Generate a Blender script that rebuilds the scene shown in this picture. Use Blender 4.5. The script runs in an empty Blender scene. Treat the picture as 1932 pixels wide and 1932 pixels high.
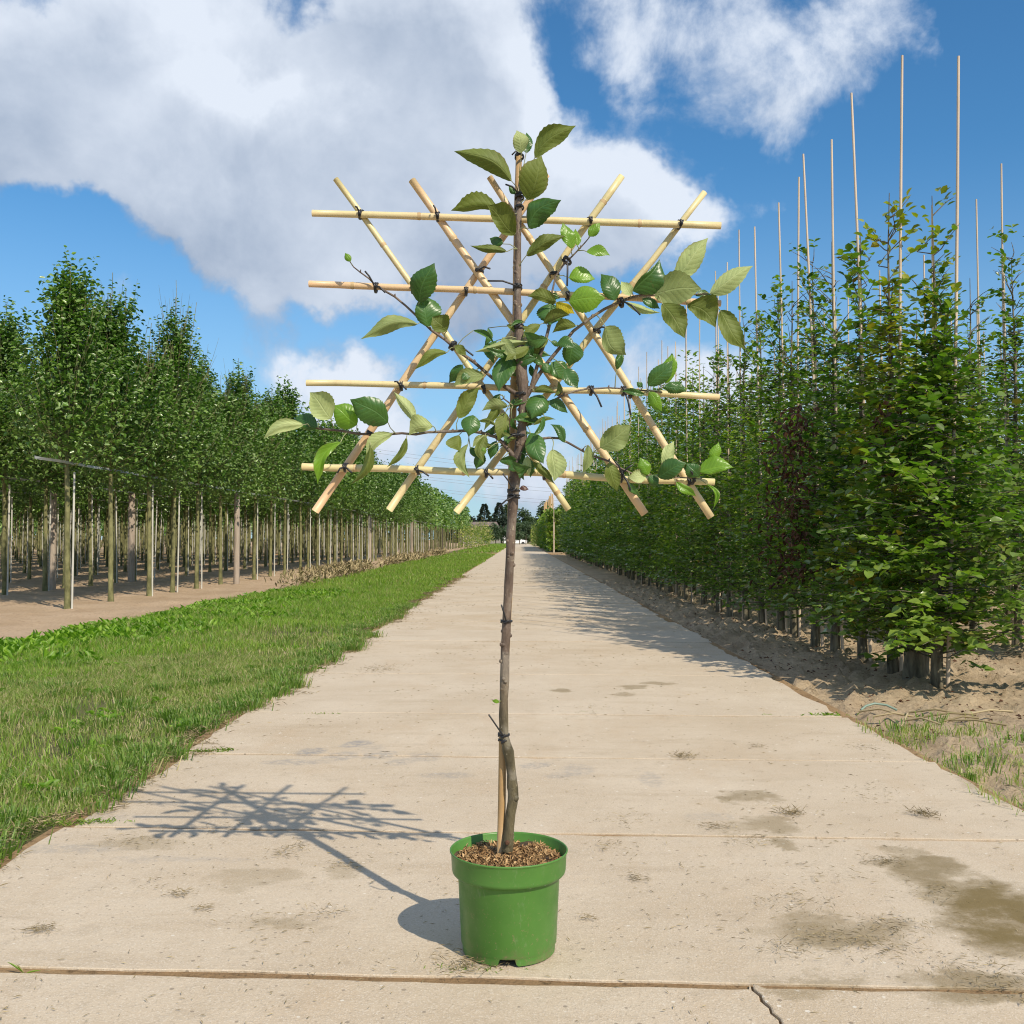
import bpy, math, random
import numpy as np
from mathutils import Vector, Matrix, noise as mnoise
R = math.radians
rng = np.random.default_rng(7)
random.seed(7)
sc = bpy.context.scene
COL = sc.collection

# ---------------------------------------------------------------- camera
CAM_Z = 1.03
cam_d = bpy.data.cameras.new('camera'); cam = bpy.data.objects.new('camera', cam_d); COL.objects.link(cam)
cam_d.sensor_width = 36; cam_d.lens = 36; cam_d.clip_end = 3000; cam_d.clip_start = 0.05
cam.location = (0, 0, CAM_Z); cam.rotation_euler = (R(90 + 1.482), 0, R(0.474))
sc.camera = cam
CAMROT = cam.rotation_euler.to_matrix()
def P(x, y, Y):
    """photo pixel (1932 wide view) -> the point of the place at distance Y down the road"""
    d = CAMROT @ Vector(((x - 966) / 1932, -(y - 966) / 1932, -1))
    k = Y / d.y
    return Vector((d.x * k, Y, CAM_Z + d.z * k))

# ---------------------------------------------------------------- node helpers
def newmat(name):
    m = bpy.data.materials.new(name); m.use_nodes = True
    nt = m.node_tree; nt.nodes.clear()
    return m, nt
def N(nt, typ, **kw):
    n = nt.nodes.new(typ)
    for k, v in kw.items():
        if hasattr(n, k): setattr(n, k, v)
        else: n.inputs[k.replace('_', ' ')].default_value = v
    return n
def setin(nt, n, key, v):
    if isinstance(v, bpy.types.NodeSocket): nt.links.new(v, n.inputs[key])
    elif v is not None: n.inputs[key].default_value = v
def MA(nt, op, a, b=None, c=None, clamp=False):
    n = nt.nodes.new('ShaderNodeMath'); n.operation = op; n.use_clamp = clamp
    setin(nt, n, 0, a); setin(nt, n, 1, b); setin(nt, n, 2, c)
    return n.outputs[0]
def MIX(nt, f, a, b, blend='MIX'):
    n = nt.nodes.new('ShaderNodeMix'); n.data_type = 'RGBA'; n.blend_type = blend
    setin(nt, n, 0, f)
    for i, v in ((6, a), (7, b)):
        if isinstance(v, (tuple, list)): v = tuple(v) + ((1,) if len(v) == 3 else ())
        setin(nt, n, i, v)
    return n.outputs[2]
def SS(nt, v, lo, hi, a=0.0, b=1.0):
    n = nt.nodes.new('ShaderNodeMapRange'); n.interpolation_type = 'SMOOTHSTEP'
    setin(nt, n, 0, v); setin(nt, n, 1, lo); setin(nt, n, 2, hi); setin(nt, n, 3, a); setin(nt, n, 4, b)
    return n.outputs[0]
def NOISE(nt, vec, scale, detail=4, rough=.55, dist=0.0):
    n = nt.nodes.new('ShaderNodeTexNoise'); n.inputs['Scale'].default_value = scale
    n.inputs['Detail'].default_value = detail; n.inputs['Roughness'].default_value = rough
    n.inputs['Distortion'].default_value = dist
    if vec is not None: nt.links.new(vec, n.inputs['Vector'])
    return n.outputs[0]
def VM(nt, op, a, b):
    n = nt.nodes.new('ShaderNodeVectorMath'); n.operation = op
    setin(nt, n, 0, a); setin(nt, n, 1, b)
    return n.outputs[0]

# ---------------------------------------------------------------- world: sky and clouds, all by direction
SUN_DIR = Vector((1.29, -1.78, 2.07)).normalized()
SUN_EL = math.asin(SUN_DIR.z)
w = bpy.data.worlds.new('World'); sc.world = w; w.use_nodes = True
nt = w.node_tree; nt.nodes.clear()
sky = N(nt, 'ShaderNodeTexSky'); sky.sky_type = 'NISHITA'; sky.sun_disc = False
sky.sun_elevation = SUN_EL; sky.sun_rotation = math.atan2(SUN_DIR.x, SUN_DIR.y)
sky.ozone_density = 2.6; sky.air_density = 1.0; sky.dust_density = 0.3
geo = N(nt, 'ShaderNodeNewGeometry')
tc = N(nt, 'ShaderNodeTexCoord'); dirv = tc.outputs['Generated']
sx = N(nt, 'ShaderNodeSeparateXYZ'); nt.links.new(dirv, sx.inputs[0])
az = MA(nt, 'ARCTAN2', sx.outputs[0], sx.outputs[1])
el = MA(nt, 'ARCSINE', sx.outputs[2])
# domain warp for ragged cloud edges
wn = NOISE(nt, dirv, 5.0, 6, .6); wn2 = NOISE(nt, VM(nt, 'ADD', dirv, (3.1, 7.7, 1.3)), 5.0, 6, .6)
azw = MA(nt, 'MULTIPLY_ADD', MA(nt, 'SUBTRACT', wn, .5), .24, az)
elw = MA(nt, 'MULTIPLY_ADD', MA(nt, 'SUBTRACT', wn2, .5), .22, el)
def blob(cx, cy, rx, ry, amp, u, v):
    a0 = math.atan((cx - 982) / 1932); e0 = math.atan((1016 - cy) / math.hypot(1932, cx - 982))
    dx = MA(nt, 'MULTIPLY', MA(nt, 'SUBTRACT', u, a0), 1932 / rx)
    dy = MA(nt, 'MULTIPLY', MA(nt, 'SUBTRACT', v, e0), 1932 / ry)
    q = MA(nt, 'ADD', MA(nt, 'MULTIPLY', dx, dx), MA(nt, 'MULTIPLY', dy, dy))
    return MA(nt, 'MULTIPLY', MA(nt, 'EXPONENT', MA(nt, 'MULTIPLY', q, -1.0)), amp)
CL = [(20,300,120,60,.35),(190,340,110,60,.4),(60,180,360,165,1.2),(330,280,320,150,1.2),(420,60,420,170,1.2),(800,180,330,230,1.35),(1060,300,240,140,1.2),(1260,340,120,70,.9),
      (560,440,220,110,1.1),(840,450,320,110,1.0),(640,540,210,55,.8),(900,560,200,60,.5),(1080,480,230,70,.5),(980,50,170,70,.55),
      (1240,40,100,110,.42),(1420,70,170,90,.42),(1620,60,120,90,.42),(1510,190,130,60,.36),(1720,60,60,60,.2),(700,60,130,100,.6),
      (500,620,70,60,.5),(560,735,170,65,.85),(700,780,110,60,.55),(880,860,300,90,.6),(880,640,200,40,.2),(1290,700,120,70,.55),(1560,750,230,80,.6),(1800,760,180,80,.65),
      (1150,860,180,100,.5),(220,600,160,40,.12),(1430,340,40,50,.3)]
HO = [(1145,110,55,85,1.0),(508,0,70,34,1.0),(1240,210,80,60,.55),(230,500,200,50,.6),(20,440,110,60,.8),(1370,270,110,60,.6),(1700,400,300,150,.7),(1900,150,110,180,.8),(640,650,90,40,.5),(400,560,90,60,.6),(1150,560,120,40,.25)]
def field(u, v):
    a_ = None
    for b in CL:
        t = blob(*b, u, v); a_ = t if a_ is None else MA(nt, 'ADD', a_, t)
    a_ = MA(nt, 'MINIMUM', a_, 1.3)
    for cx, cy, rx, ry, a in HO: a_ = MA(nt, 'SUBTRACT', a_, blob(cx, cy, rx * 1.25, ry * 1.25, a * .9, u, v))
    return a_
acc = field(azw, elw)
acc_sun = field(MA(nt, 'ADD', azw, .035), MA(nt, 'ADD', elw, .045))
macro = MA(nt, 'SUBTRACT', acc, acc_sun)
# outside the frame the same broken cloud cover goes on
gen = NOISE(nt, dirv, 2.2, 5, .55)
outm = MA(nt, 'SUBTRACT', 1.0, MA(nt, 'MULTIPLY', SS(nt, MA(nt, 'ABSOLUTE', az), .75, .55), SS(nt, el, .75, .52)))
gen2 = SS(nt, gen, .42, .62)
acc = MA(nt, 'ADD', acc, MA(nt, 'MULTIPLY', outm, gen2))
fb = NOISE(nt, dirv, 8.0, 10, .64, .2)
fbl = NOISE(nt, VM(nt, 'ADD', dirv, (4, 4, 4)), 3.6, 6, .6)
dens = MA(nt, 'MULTIPLY_ADD', MA(nt, 'SUBTRACT', fb, .5), 2.3, acc)
dens = MA(nt, 'MULTIPLY_ADD', MA(nt, 'SUBTRACT', fbl, .5), .9, dens)
cov = SS(nt, dens, .12, .92)
# cloud tone: thin edges pale, cores grey-blue, soft billows, brighter where the mass turns to the sun
fb2 = NOISE(nt, VM(nt, 'ADD', dirv, (.02, -.02, .035)), 8.0, 8, .58, .2)
rel = MA(nt, 'SUBTRACT', fb, fb2)
big = NOISE(nt, dirv, 4.2, 5, .55)
core = SS(nt, dens, .65, 1.7)
tone = MA(nt, 'ADD', MA(nt, 'MULTIPLY', rel, 1.3), MA(nt, 'MULTIPLY', MA(nt, 'SUBTRACT', big, .5), 1.5))
tone = MA(nt, 'ADD', tone, MA(nt, 'MULTIPLY', MA(nt, 'SUBTRACT', SS(nt, el, .12, .42), .5), .25))
tone = MA(nt, 'ADD', tone, MA(nt, 'MULTIPLY', macro, .55))
tone = MA(nt, 'ADD', tone, MA(nt, 'MULTIPLY_ADD', core, -.34, .68), clamp=True)
ccol = MIX(nt, tone, (.30, .39, .54), (.78, .85, .96))
hs = N(nt, 'ShaderNodeHueSaturation'); hs.inputs['Saturation'].default_value = 1.12; hs.inputs['Value'].default_value = 1.0
nt.links.new(sky.outputs[0], hs.inputs['Color'])
SKYK = 0.1
skyc = MIX(nt, 1.0, hs.outputs[0], (SKYK, SKYK, SKYK), 'MULTIPLY')
skyc = MIX(nt, 1.0, skyc, (.74, 1.22, 1.38), 'MULTIPLY')
# pale band of far cloud towards the horizon
hz = MA(nt, 'MULTIPLY', SS(nt, MA(nt, 'ABSOLUTE', el), .36, .0), .6)
skyc = MIX(nt, hz, skyc, (.42, .56, .78))
outc = MIX(nt, cov, skyc, ccol)
bg = N(nt, 'ShaderNodeBackground'); nt.links.new(outc, bg.inputs[0]); bg.inputs[1].default_value = 1.0
wo = N(nt, 'ShaderNodeOutputWorld'); nt.links.new(bg.outputs[0], wo.inputs[0])

sd = bpy.data.lights.new('sun', 'SUN'); sd.energy = 4.9; sd.angle = R(.53); sd.color = (1, .90, .74)
so = bpy.data.objects.new('sun', sd); COL.objects.link(so); so.location = (5, -7, 9)
so.rotation_euler = SUN_DIR.to_track_quat('Z', 'Y').to_euler()
sc.view_settings.view_transform = 'Standard'; sc.view_settings.look = 'None'
sc.view_settings.exposure = 0; sc.view_settings.gamma = 1
try: sc.view_settings.use_curve_mapping = False
except Exception: pass
sc.cycles.max_bounces = 6; sc.cycles.transparent_max_bounces = 8
sc.cycles.use_denoising = True
try: sc.cycles.denoising_prefilter = 'ACCURATE'
except Exception: pass
sc.cycles.filter_width = 1.1

# ---------------------------------------------------------------- object helpers
def link(name, mesh, parent=None, loc=None, **props):
    o = bpy.data.objects.new(name, mesh); COL.objects.link(o)
    if parent is not None: o.parent = parent
    if loc is not None: o.location = loc
    for k, v in props.items(): o[k] = v
    return o
def thing(name, label, cat, loc=(0, 0, 0), group=None):
    o = bpy.data.objects.new(name, None); COL.objects.link(o); o.location = loc
    o.empty_display_size = .1
    o['label'] = label; o['category'] = cat
    if group: o['group'] = group
    return o
def mesh_np(name, V, F, mats=(), mi=None, smooth=False, uv=None):
    """V (n,3); F (m,k) of one size, or a list of such arrays"""
    if not isinstance(F, list): F = [F]
    F = [np.asarray(f, dtype=np.int32) for f in F if len(f)]
    me = bpy.data.meshes.new(name)
    V = np.asarray(V, dtype=np.float32)
    nl = sum(f.size for f in F); nf = sum(len(f) for f in F)
    me.vertices.add(len(V)); me.vertices.foreach_set('co', V.ravel())
    me.loops.add(nl); idx = np.concatenate([f.ravel() for f in F]); me.loops.foreach_set('vertex_index', idx)
    me.polygons.add(nf)
    tot = np.concatenate([np.full(len(f), f.shape[1], dtype=np.int32) for f in F])
    st = np.concatenate([[0], np.cumsum(tot)[:-1]]).astype(np.int32)
    me.polygons.foreach_set('loop_start', st); me.polygons.foreach_set('loop_total', tot)
    if smooth: me.polygons.foreach_set('use_smooth', np.ones(nf, dtype=bool))
    for m in mats: me.materials.append(m)
    if mi is not None: me.polygons.foreach_set('material_index', np.asarray(mi, dtype=np.int32))
    if uv is not None:
        l = me.uv_layers.new(name='UVMap'); l.data.foreach_set('uv', np.asarray(uv, dtype=np.float32)[idx].ravel())
    me.update(calc_edges=True); me.validate()
    return me
class MB:
    """collects tubes and boxes for one mesh"""
    def __init__(s): s.v = []; s.f = []; s.m = []
    def add(s, V, F, m=0):
        o = len(s.v); s.v += [tuple(p) for p in V]; s.f += [tuple(i + o for i in f) for f in F]; s.m += [m] * len(F)
    def tube(s, pts, rad, n=8, m=0, cap=True, capm=None, jit=0):
        pts = [Vector(p) for p in pts]; k = len(pts)
        if not hasattr(rad, '__len__'): rad = [rad] * k
        t0 = (pts[1] - pts[0]).normalized()
        u = t0.orthogonal().normalized(); V = []
        for i, p in enumerate(pts):
            t = (pts[min(i + 1, k - 1)] - pts[max(i - 1, 0)]).normalized()
            u = (u - t * u.dot(t)).normalized(); b = t.cross(u)
            for j in range(n):
                a = 2 * math.pi * j / n; r = rad[i] * (1 + (random.uniform(-jit, jit) if jit else 0))
                V.append(p + (u * math.cos(a) + b * math.sin(a)) * r)
        F = [(i * n + j, i * n + (j + 1) % n, (i + 1) * n + (j + 1) % n, (i + 1) * n + j) for i in range(k - 1) for j in range(n)]
        s.add(V, F, m)
        if cap:
            s.add(V[:n], [tuple(range(n))[::-1]], m if capm is None else capm)
            s.add(V[-n:], [tuple(range(n))], m if capm is None else capm)
    def box(s, lo, hi, m=0):
        x0, y0, z0 = lo; x1, y1, z1 = hi
        s.add([(x0,y0,z0),(x1,y0,z0),(x1,y1,z0),(x0,y1,z0),(x0,y0,z1),(x1,y0,z1),(x1,y1,z1),(x0,y1,z1)],
              [(0,3,2,1),(4,5,6,7),(0,1,5,4),(1,2,6,5),(2,3,7,6),(3,0,4,7)], m)
    def mesh(s, name, mats, smooth=True):
        me = bpy.data.meshes.new(name); me.from_pydata(s.v, [], s.f)
        for m in mats: me.materials.append(m)
        me.polygons.foreach_set('material_index', s.m)
        if smooth: me.polygons.foreach_set('use_smooth', [True] * len(s.f))
        me.update(); return me
def vnoise(x, y, scale=1.0, seed=0, octs=4, rough=.55):
    """numpy value noise, 0..1-ish"""
    x = np.asarray(x, float) * scale; y = np.asarray(y, float) * scale
    out = np.zeros(np.broadcast(x, y).shape); amp = 1; tot = 0
    for o in range(octs):
        xi = np.floor(x).astype(np.int64); yi = np.floor(y).astype(np.int64); fx = x - xi; fy = y - yi
        fx = fx * fx * (3 - 2 * fx); fy = fy * fy * (3 - 2 * fy)
        def h(a, b):
            n = (a * 374761393 + b * 668265263 + (seed + o * 17) * 1442695041) & 0xffffffff
            n = ((n ^ (n >> 13)) * 1274126177) & 0xffffffff
            return ((n ^ (n >> 16)) & 0xffff) / 65535.0
        v = (h(xi, yi) * (1 - fx) + h(xi + 1, yi) * fx) * (1 - fy) + (h(xi, yi + 1) * (1 - fx) + h(xi + 1, yi + 1) * fx) * fy
        out += v * amp; tot += amp; amp *= rough; x = x * 2.03; y = y * 2.03
    return out / tot

# ---------------------------------------------------------------- materials
def simple_mat(name, col, rough=.7, var=None, vscale=20, bump=0, bscale=60, spec=.5, stretch=None, coord='Object'):
    m, nt = newmat(name)
    tcn = N(nt, 'ShaderNodeTexCoord'); vec = tcn.outputs[coord]
    if stretch:
        mp = N(nt, 'ShaderNodeMapping'); mp.inputs['Scale'].default_value = stretch; nt.links.new(vec, mp.inputs[0]); vec = mp.outputs[0]
    p = N(nt, 'ShaderNodeBsdfPrincipled'); p.inputs['Roughness'].default_value = rough
    p.inputs['Specular IOR Level'].default_value = spec
    c = None
    if var is not None:
        f = SS(nt, NOISE(nt, vec, vscale, 6, .6), .32, .68)
        c = MIX(nt, f, col, var); nt.links.new(c, p.inputs['Base Color'])
    else: p.inputs['Base Color'].default_value = tuple(col) + (1,)
    if bump:
        bn = N(nt, 'ShaderNodeBump'); bn.inputs['Strength'].default_value = bump; bn.inputs['Distance'].default_value = .01
        nt.links.new(NOISE(nt, vec, bscale, 5, .6), bn.inputs['Height']); nt.links.new(bn.outputs[0], p.inputs['Normal'])
    o = N(nt, 'ShaderNodeOutputMaterial'); nt.links.new(p.outputs[0], o.inputs[0])
    return m
def leaf_mat(name, cols, back=None, rough=.45, trans=.3, tcol=None, spec=.5, posn=.6, young=None):
    """cols: dark, mid, light of the upper face; picked per leaf and by a slow noise"""
    m, nt = newmat(name)
    g = N(nt, 'ShaderNodeNewGeometry'); oi = N(nt, 'ShaderNodeObjectInfo')
    r = g.outputs['Random Per Island']
    slow = NOISE(nt, g.outputs['Position'], posn, 3, .5)
    f = MA(nt, 'ADD', MA(nt, 'MULTIPLY', r, .62), MA(nt, 'MULTIPLY', MA(nt, 'SUBTRACT', slow, .3), .7))
    f = MA(nt, 'MULTIPLY_ADD', MA(nt, 'SUBTRACT', oi.outputs['Random'], .5), .18, f)
    cr = N(nt, 'ShaderNodeValToRGB'); nt.links.new(f, cr.inputs[0])
    e = cr.color_ramp.elements
    e[0].position = .1; e[0].color = tuple(cols[0]) + (1,)
    e[1].position = .9; e[1].color = tuple(cols[2]) + (1,)
    x = e.new(.5); x.color = tuple(cols[1]) + (1,)
    c = cr.outputs[0]
    if young is not None:   # a few odd leaves
        c = MIX(nt, MA(nt, 'GREATER_THAN', MA(nt, 'FRACT', MA(nt, 'MULTIPLY', r, 37.7)), 1 - young[1]), c, young[0])
    if back is not None:
        c = MIX(nt, g.outputs['Backfacing'], c, MIX(nt, .5, c, back))
    p = N(nt, 'ShaderNodeBsdfPrincipled'); nt.links.new(c, p.inputs['Base Color'])
    p.inputs['Roughness'].default_value = rough; p.inputs['Specular IOR Level'].default_value = spec
    t = N(nt, 'ShaderNodeBsdfTranslucent')
    nt.links.new(MIX(nt, 1.0, c, tcol or (1.5, 2.0, .5), 'MULTIPLY'), t.inputs[0])
    ms = N(nt, 'ShaderNodeMixShader'); ms.inputs[0].default_value = trans
    nt.links.new(p.outputs[0], ms.inputs[1]); nt.links.new(t.outputs[0], ms.inputs[2])
    o = N(nt, 'ShaderNodeOutputMaterial'); nt.links.new(ms.outputs[0], o.inputs[0])
    return m
M = {}
M['pear_leaf'] = leaf_mat('pear_leaf', ((.028,.08,.014),(.085,.19,.028),(.22,.36,.065)), back=(.2,.26,.09), rough=.30, trans=.2)
M['hedge_leaf'] = leaf_mat('hedge_leaf', ((.028,.08,.012),(.125,.235,.026),(.36,.44,.05)), back=(.18,.22,.06), rough=.30, trans=.24, young=((.2,.14,.03), .012))
M['hedge_leaf_yellowish'] = leaf_mat('hedge_leaf_yellowish', ((.06,.11,.014),(.2,.24,.02),(.42,.38,.03)), back=(.24,.27,.06), rough=.34, trans=.28, young=((.28,.22,.03), .05))
M['dead_leaf'] = leaf_mat('dead_leaf', ((.05,.022,.012),(.11,.05,.025),(.2,.1,.05)), rough=.7, trans=.15, tcol=(1.5, 1, .6))
M['far_leaf'] = leaf_mat('far_leaf', ((.03,.055,.02),(.06,.10,.03),(.10,.15,.045)), rough=.6, trans=.2, posn=.2)
M['conifer'] = leaf_mat('conifer', ((.010,.024,.014),(.018,.036,.018),(.03,.052,.024)), rough=.7, trans=.05, posn=.3)
M['willow_leaf'] = leaf_mat('willow_leaf', ((.05,.085,.045),(.08,.125,.065),(.11,.165,.085)), rough=.6, trans=.2, posn=.3)
M['flower_weed'] = leaf_mat('flower_weed', ((.09,.16,.03),(.19,.25,.035),(.36,.34,.06)), rough=.6, trans=.3, young=((.5,.42,.2), .2))
M['grass'] = leaf_mat('grass', ((.11,.19,.022),(.20,.31,.036),(.32,.41,.07)), rough=.5, trans=.4, posn=.9, young=((.34,.28,.14), .13))
M['grass_dull'] = leaf_mat('grass_dull', ((.13,.19,.035),(.23,.30,.06),(.38,.42,.14)), rough=.55, trans=.4, posn=1.6, young=((.42,.34,.2), .3))
M['grass_tuft'] = leaf_mat('grass_tuft', ((.08,.15,.022),(.14,.23,.035),(.24,.33,.07)), rough=.45, trans=.35, posn=1.5, young=((.4,.33,.18), .1))
M['broad_weed'] = leaf_mat('broad_weed', ((.10,.20,.018),(.19,.33,.026),(.32,.46,.05)), rough=.45, trans=.4, posn=1.2)
M['straw'] = leaf_mat('straw', ((.16,.13,.06),(.32,.25,.13),(.52,.42,.25)), rough=.8, trans=.1, tcol=(1, 1, 1), posn=3)
M['mulch'] = leaf_mat('mulch', ((.14,.075,.03),(.34,.20,.085),(.58,.40,.2)), rough=.8, trans=.05, tcol=(1, 1, 1), posn=14)
M['bark'] = simple_mat('bark', (.10,.085,.06), .85, (.2,.17,.12), 18, .8, 50, stretch=(1, 1, .25))
M['pear_bark'] = simple_mat('pear_bark', (.10,.10,.035), .8, (.24,.23,.10), 9, .7, 40, stretch=(1, 1, .5))
M['pear_stake'] = simple_mat('pear_stake', (.42,.41,.36), .7, (.6,.58,.52), 7, .1, stretch=(1, 1, .2))
M['post_wood'] = simple_mat('post_wood', (.30,.24,.19), .85, (.42,.35,.28), 8, .5, 30, stretch=(4, 4, .3))
M['band'] = simple_mat('band', (.42,.43,.43), .5)
M['hedge_bark'] = simple_mat('hedge_bark', (.07,.06,.038), .9, (.22,.19,.125), 26, 1.0, 60, stretch=(1, 1, .22))
M['cane_far'] = simple_mat('cane_far', (.48,.38,.27), .55, (.62,.50,.38), 4, .1, stretch=(1, 1, .3))
M['cane_orange'] = simple_mat('cane_orange', (.55,.33,.14), .55, (.66,.44,.22), 4)
M['tie'] = simple_mat('tie', (.018,.018,.02), .45)
M['soil_dark'] = simple_mat('soil_dark', (.05,.032,.02), .95, (.11,.07,.04), 30, .6, 90)
M['roof_tile'] = simple_mat('roof_tile', (.13,.10,.085), .8, (.19,.15,.13), 2)
M['shed_wall'] = simple_mat('shed_wall', (.3,.27,.23), .8)
M['white_paint'] = simple_mat('white_paint', (.8,.8,.8), .3)
M['car_glass'] = simple_mat('car_glass', (.02,.025,.03), .1)
M['rubber'] = simple_mat('rubber', (.02,.02,.02), .8)
M['hose'] = simple_mat('hose', (.20,.28,.22), .5)
M['wire'] = simple_mat('wire', (.25,.28,.33), .5)

# bamboo: tan skin with long streaks, darker ring at each node
def bamboo(name, c1, c2, c3):
    m, nt = newmat(name)
    tcn = N(nt, 'ShaderNodeTexCoord'); v = tcn.outputs['Object']; oi = N(nt, 'ShaderNodeObjectInfo')
    f = SS(nt, NOISE(nt, v, 3.2, 3, .5), .35, .65)
    f = MA(nt, 'ADD', MA(nt, 'MULTIPLY', f, .6), MA(nt, 'MULTIPLY', oi.outputs['Random'], .4))
    c = MIX(nt, f, c1, c2)
    st = SS(nt, NOISE(nt, v, 26, 6, .75), .52, .72)
    c = MIX(nt, MA(nt, 'MULTIPLY', st, .5), c, c3)
    p = N(nt, 'ShaderNodeBsdfPrincipled'); nt.links.new(c, p.inputs['Base Color']); p.inputs['Roughness'].default_value = .42
    bn = N(nt, 'ShaderNodeBump'); bn.inputs['Strength'].default_value = .25; bn.inputs['Distance'].default_value = .002
    nt.links.new(NOISE(nt, v, 160, 3), bn.inputs['Height']); nt.links.new(bn.outputs[0], p.inputs['Normal'])
    o = N(nt, 'ShaderNodeOutputMaterial'); nt.links.new(p.outputs[0], o.inputs[0]); return m
M['bamboo'] = bamboo('bamboo', (.63,.56,.28), (.66,.52,.29), (.46,.33,.17))
M['bamboo_pink'] = bamboo('bamboo_pink', (.66,.53,.29), (.68,.45,.26), (.45,.30,.16))
M['bamboo_brown_shade'] = bamboo('bamboo_brown_shade', (.44,.30,.14), (.40,.25,.11), (.2,.12,.05))  # brown stake cane, colour darkened further for the shade it partly stands in
M['bamboo_ring'] = simple_mat('bamboo_ring', (.42,.29,.14), .6, (.6,.45,.24), 60)
M['bamboo_end'] = simple_mat('bamboo_end', (.62,.42,.22), .8, (.5,.3,.15), 120)
M['bamboo_hole'] = simple_mat('bamboo_hole', (.12,.07,.035), .9)

def bark_young():
    m, nt = newmat('young_bark')
    tcn = N(nt, 'ShaderNodeTexCoord'); v = tcn.outputs['Object']; g = N(nt, 'ShaderNodeNewGeometry')
    mp = N(nt, 'ShaderNodeMapping'); mp.inputs['Scale'].default_value = (1, 1, .35); nt.links.new(v, mp.inputs[0])
    f = SS(nt, NOISE(nt, mp.outputs[0], 28, 6, .65), .34, .66)
    c = MIX(nt, f, (.085,.058,.042), (.20,.145,.105))
    lo = SS(nt, MA(nt, 'ADD', NOISE(nt, v, 5, 3), MA(nt, 'MULTIPLY', N(nt, 'ShaderNodeSeparateXYZ').outputs[2], 0)), .3, .7)
    sp = N(nt, 'ShaderNodeSeparateXYZ'); nt.links.new(g.outputs['Position'], sp.inputs[0])
    low = SS(nt, sp.outputs[2], .78, .5)
    c = MIX(nt, low, c, MIX(nt, f, (.055,.045,.022), (.14,.115,.06)))
    patch = SS(nt, NOISE(nt, v, 11, 4, .6), .52, .64)
    c = MIX(nt, MA(nt, 'MULTIPLY', patch, .4), c, (.30,.27,.22))
    len_ = SS(nt, NOISE(nt, v, 130, 2), .66, .72)
    c = MIX(nt, MA(nt, 'MULTIPLY', len_, .6), c, (.42,.36,.25))
    p = N(nt, 'ShaderNodeBsdfPrincipled'); nt.links.new(c, p.inputs['Base Color']); p.inputs['Roughness'].default_value = .6
    bn = N(nt, 'ShaderNodeBump'); bn.inputs['Strength'].default_value = 1.0; bn.inputs['Distance'].default_value = .007
    nt.links.new(NOISE(nt, mp.outputs[0], 55, 6, .65), bn.inputs['Height']); nt.links.new(bn.outputs[0], p.inputs['Normal'])
    o = N(nt, 'ShaderNodeOutputMaterial'); nt.links.new(p.outputs[0], o.inputs[0]); return m
M['young_bark'] = bark_young()

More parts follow.
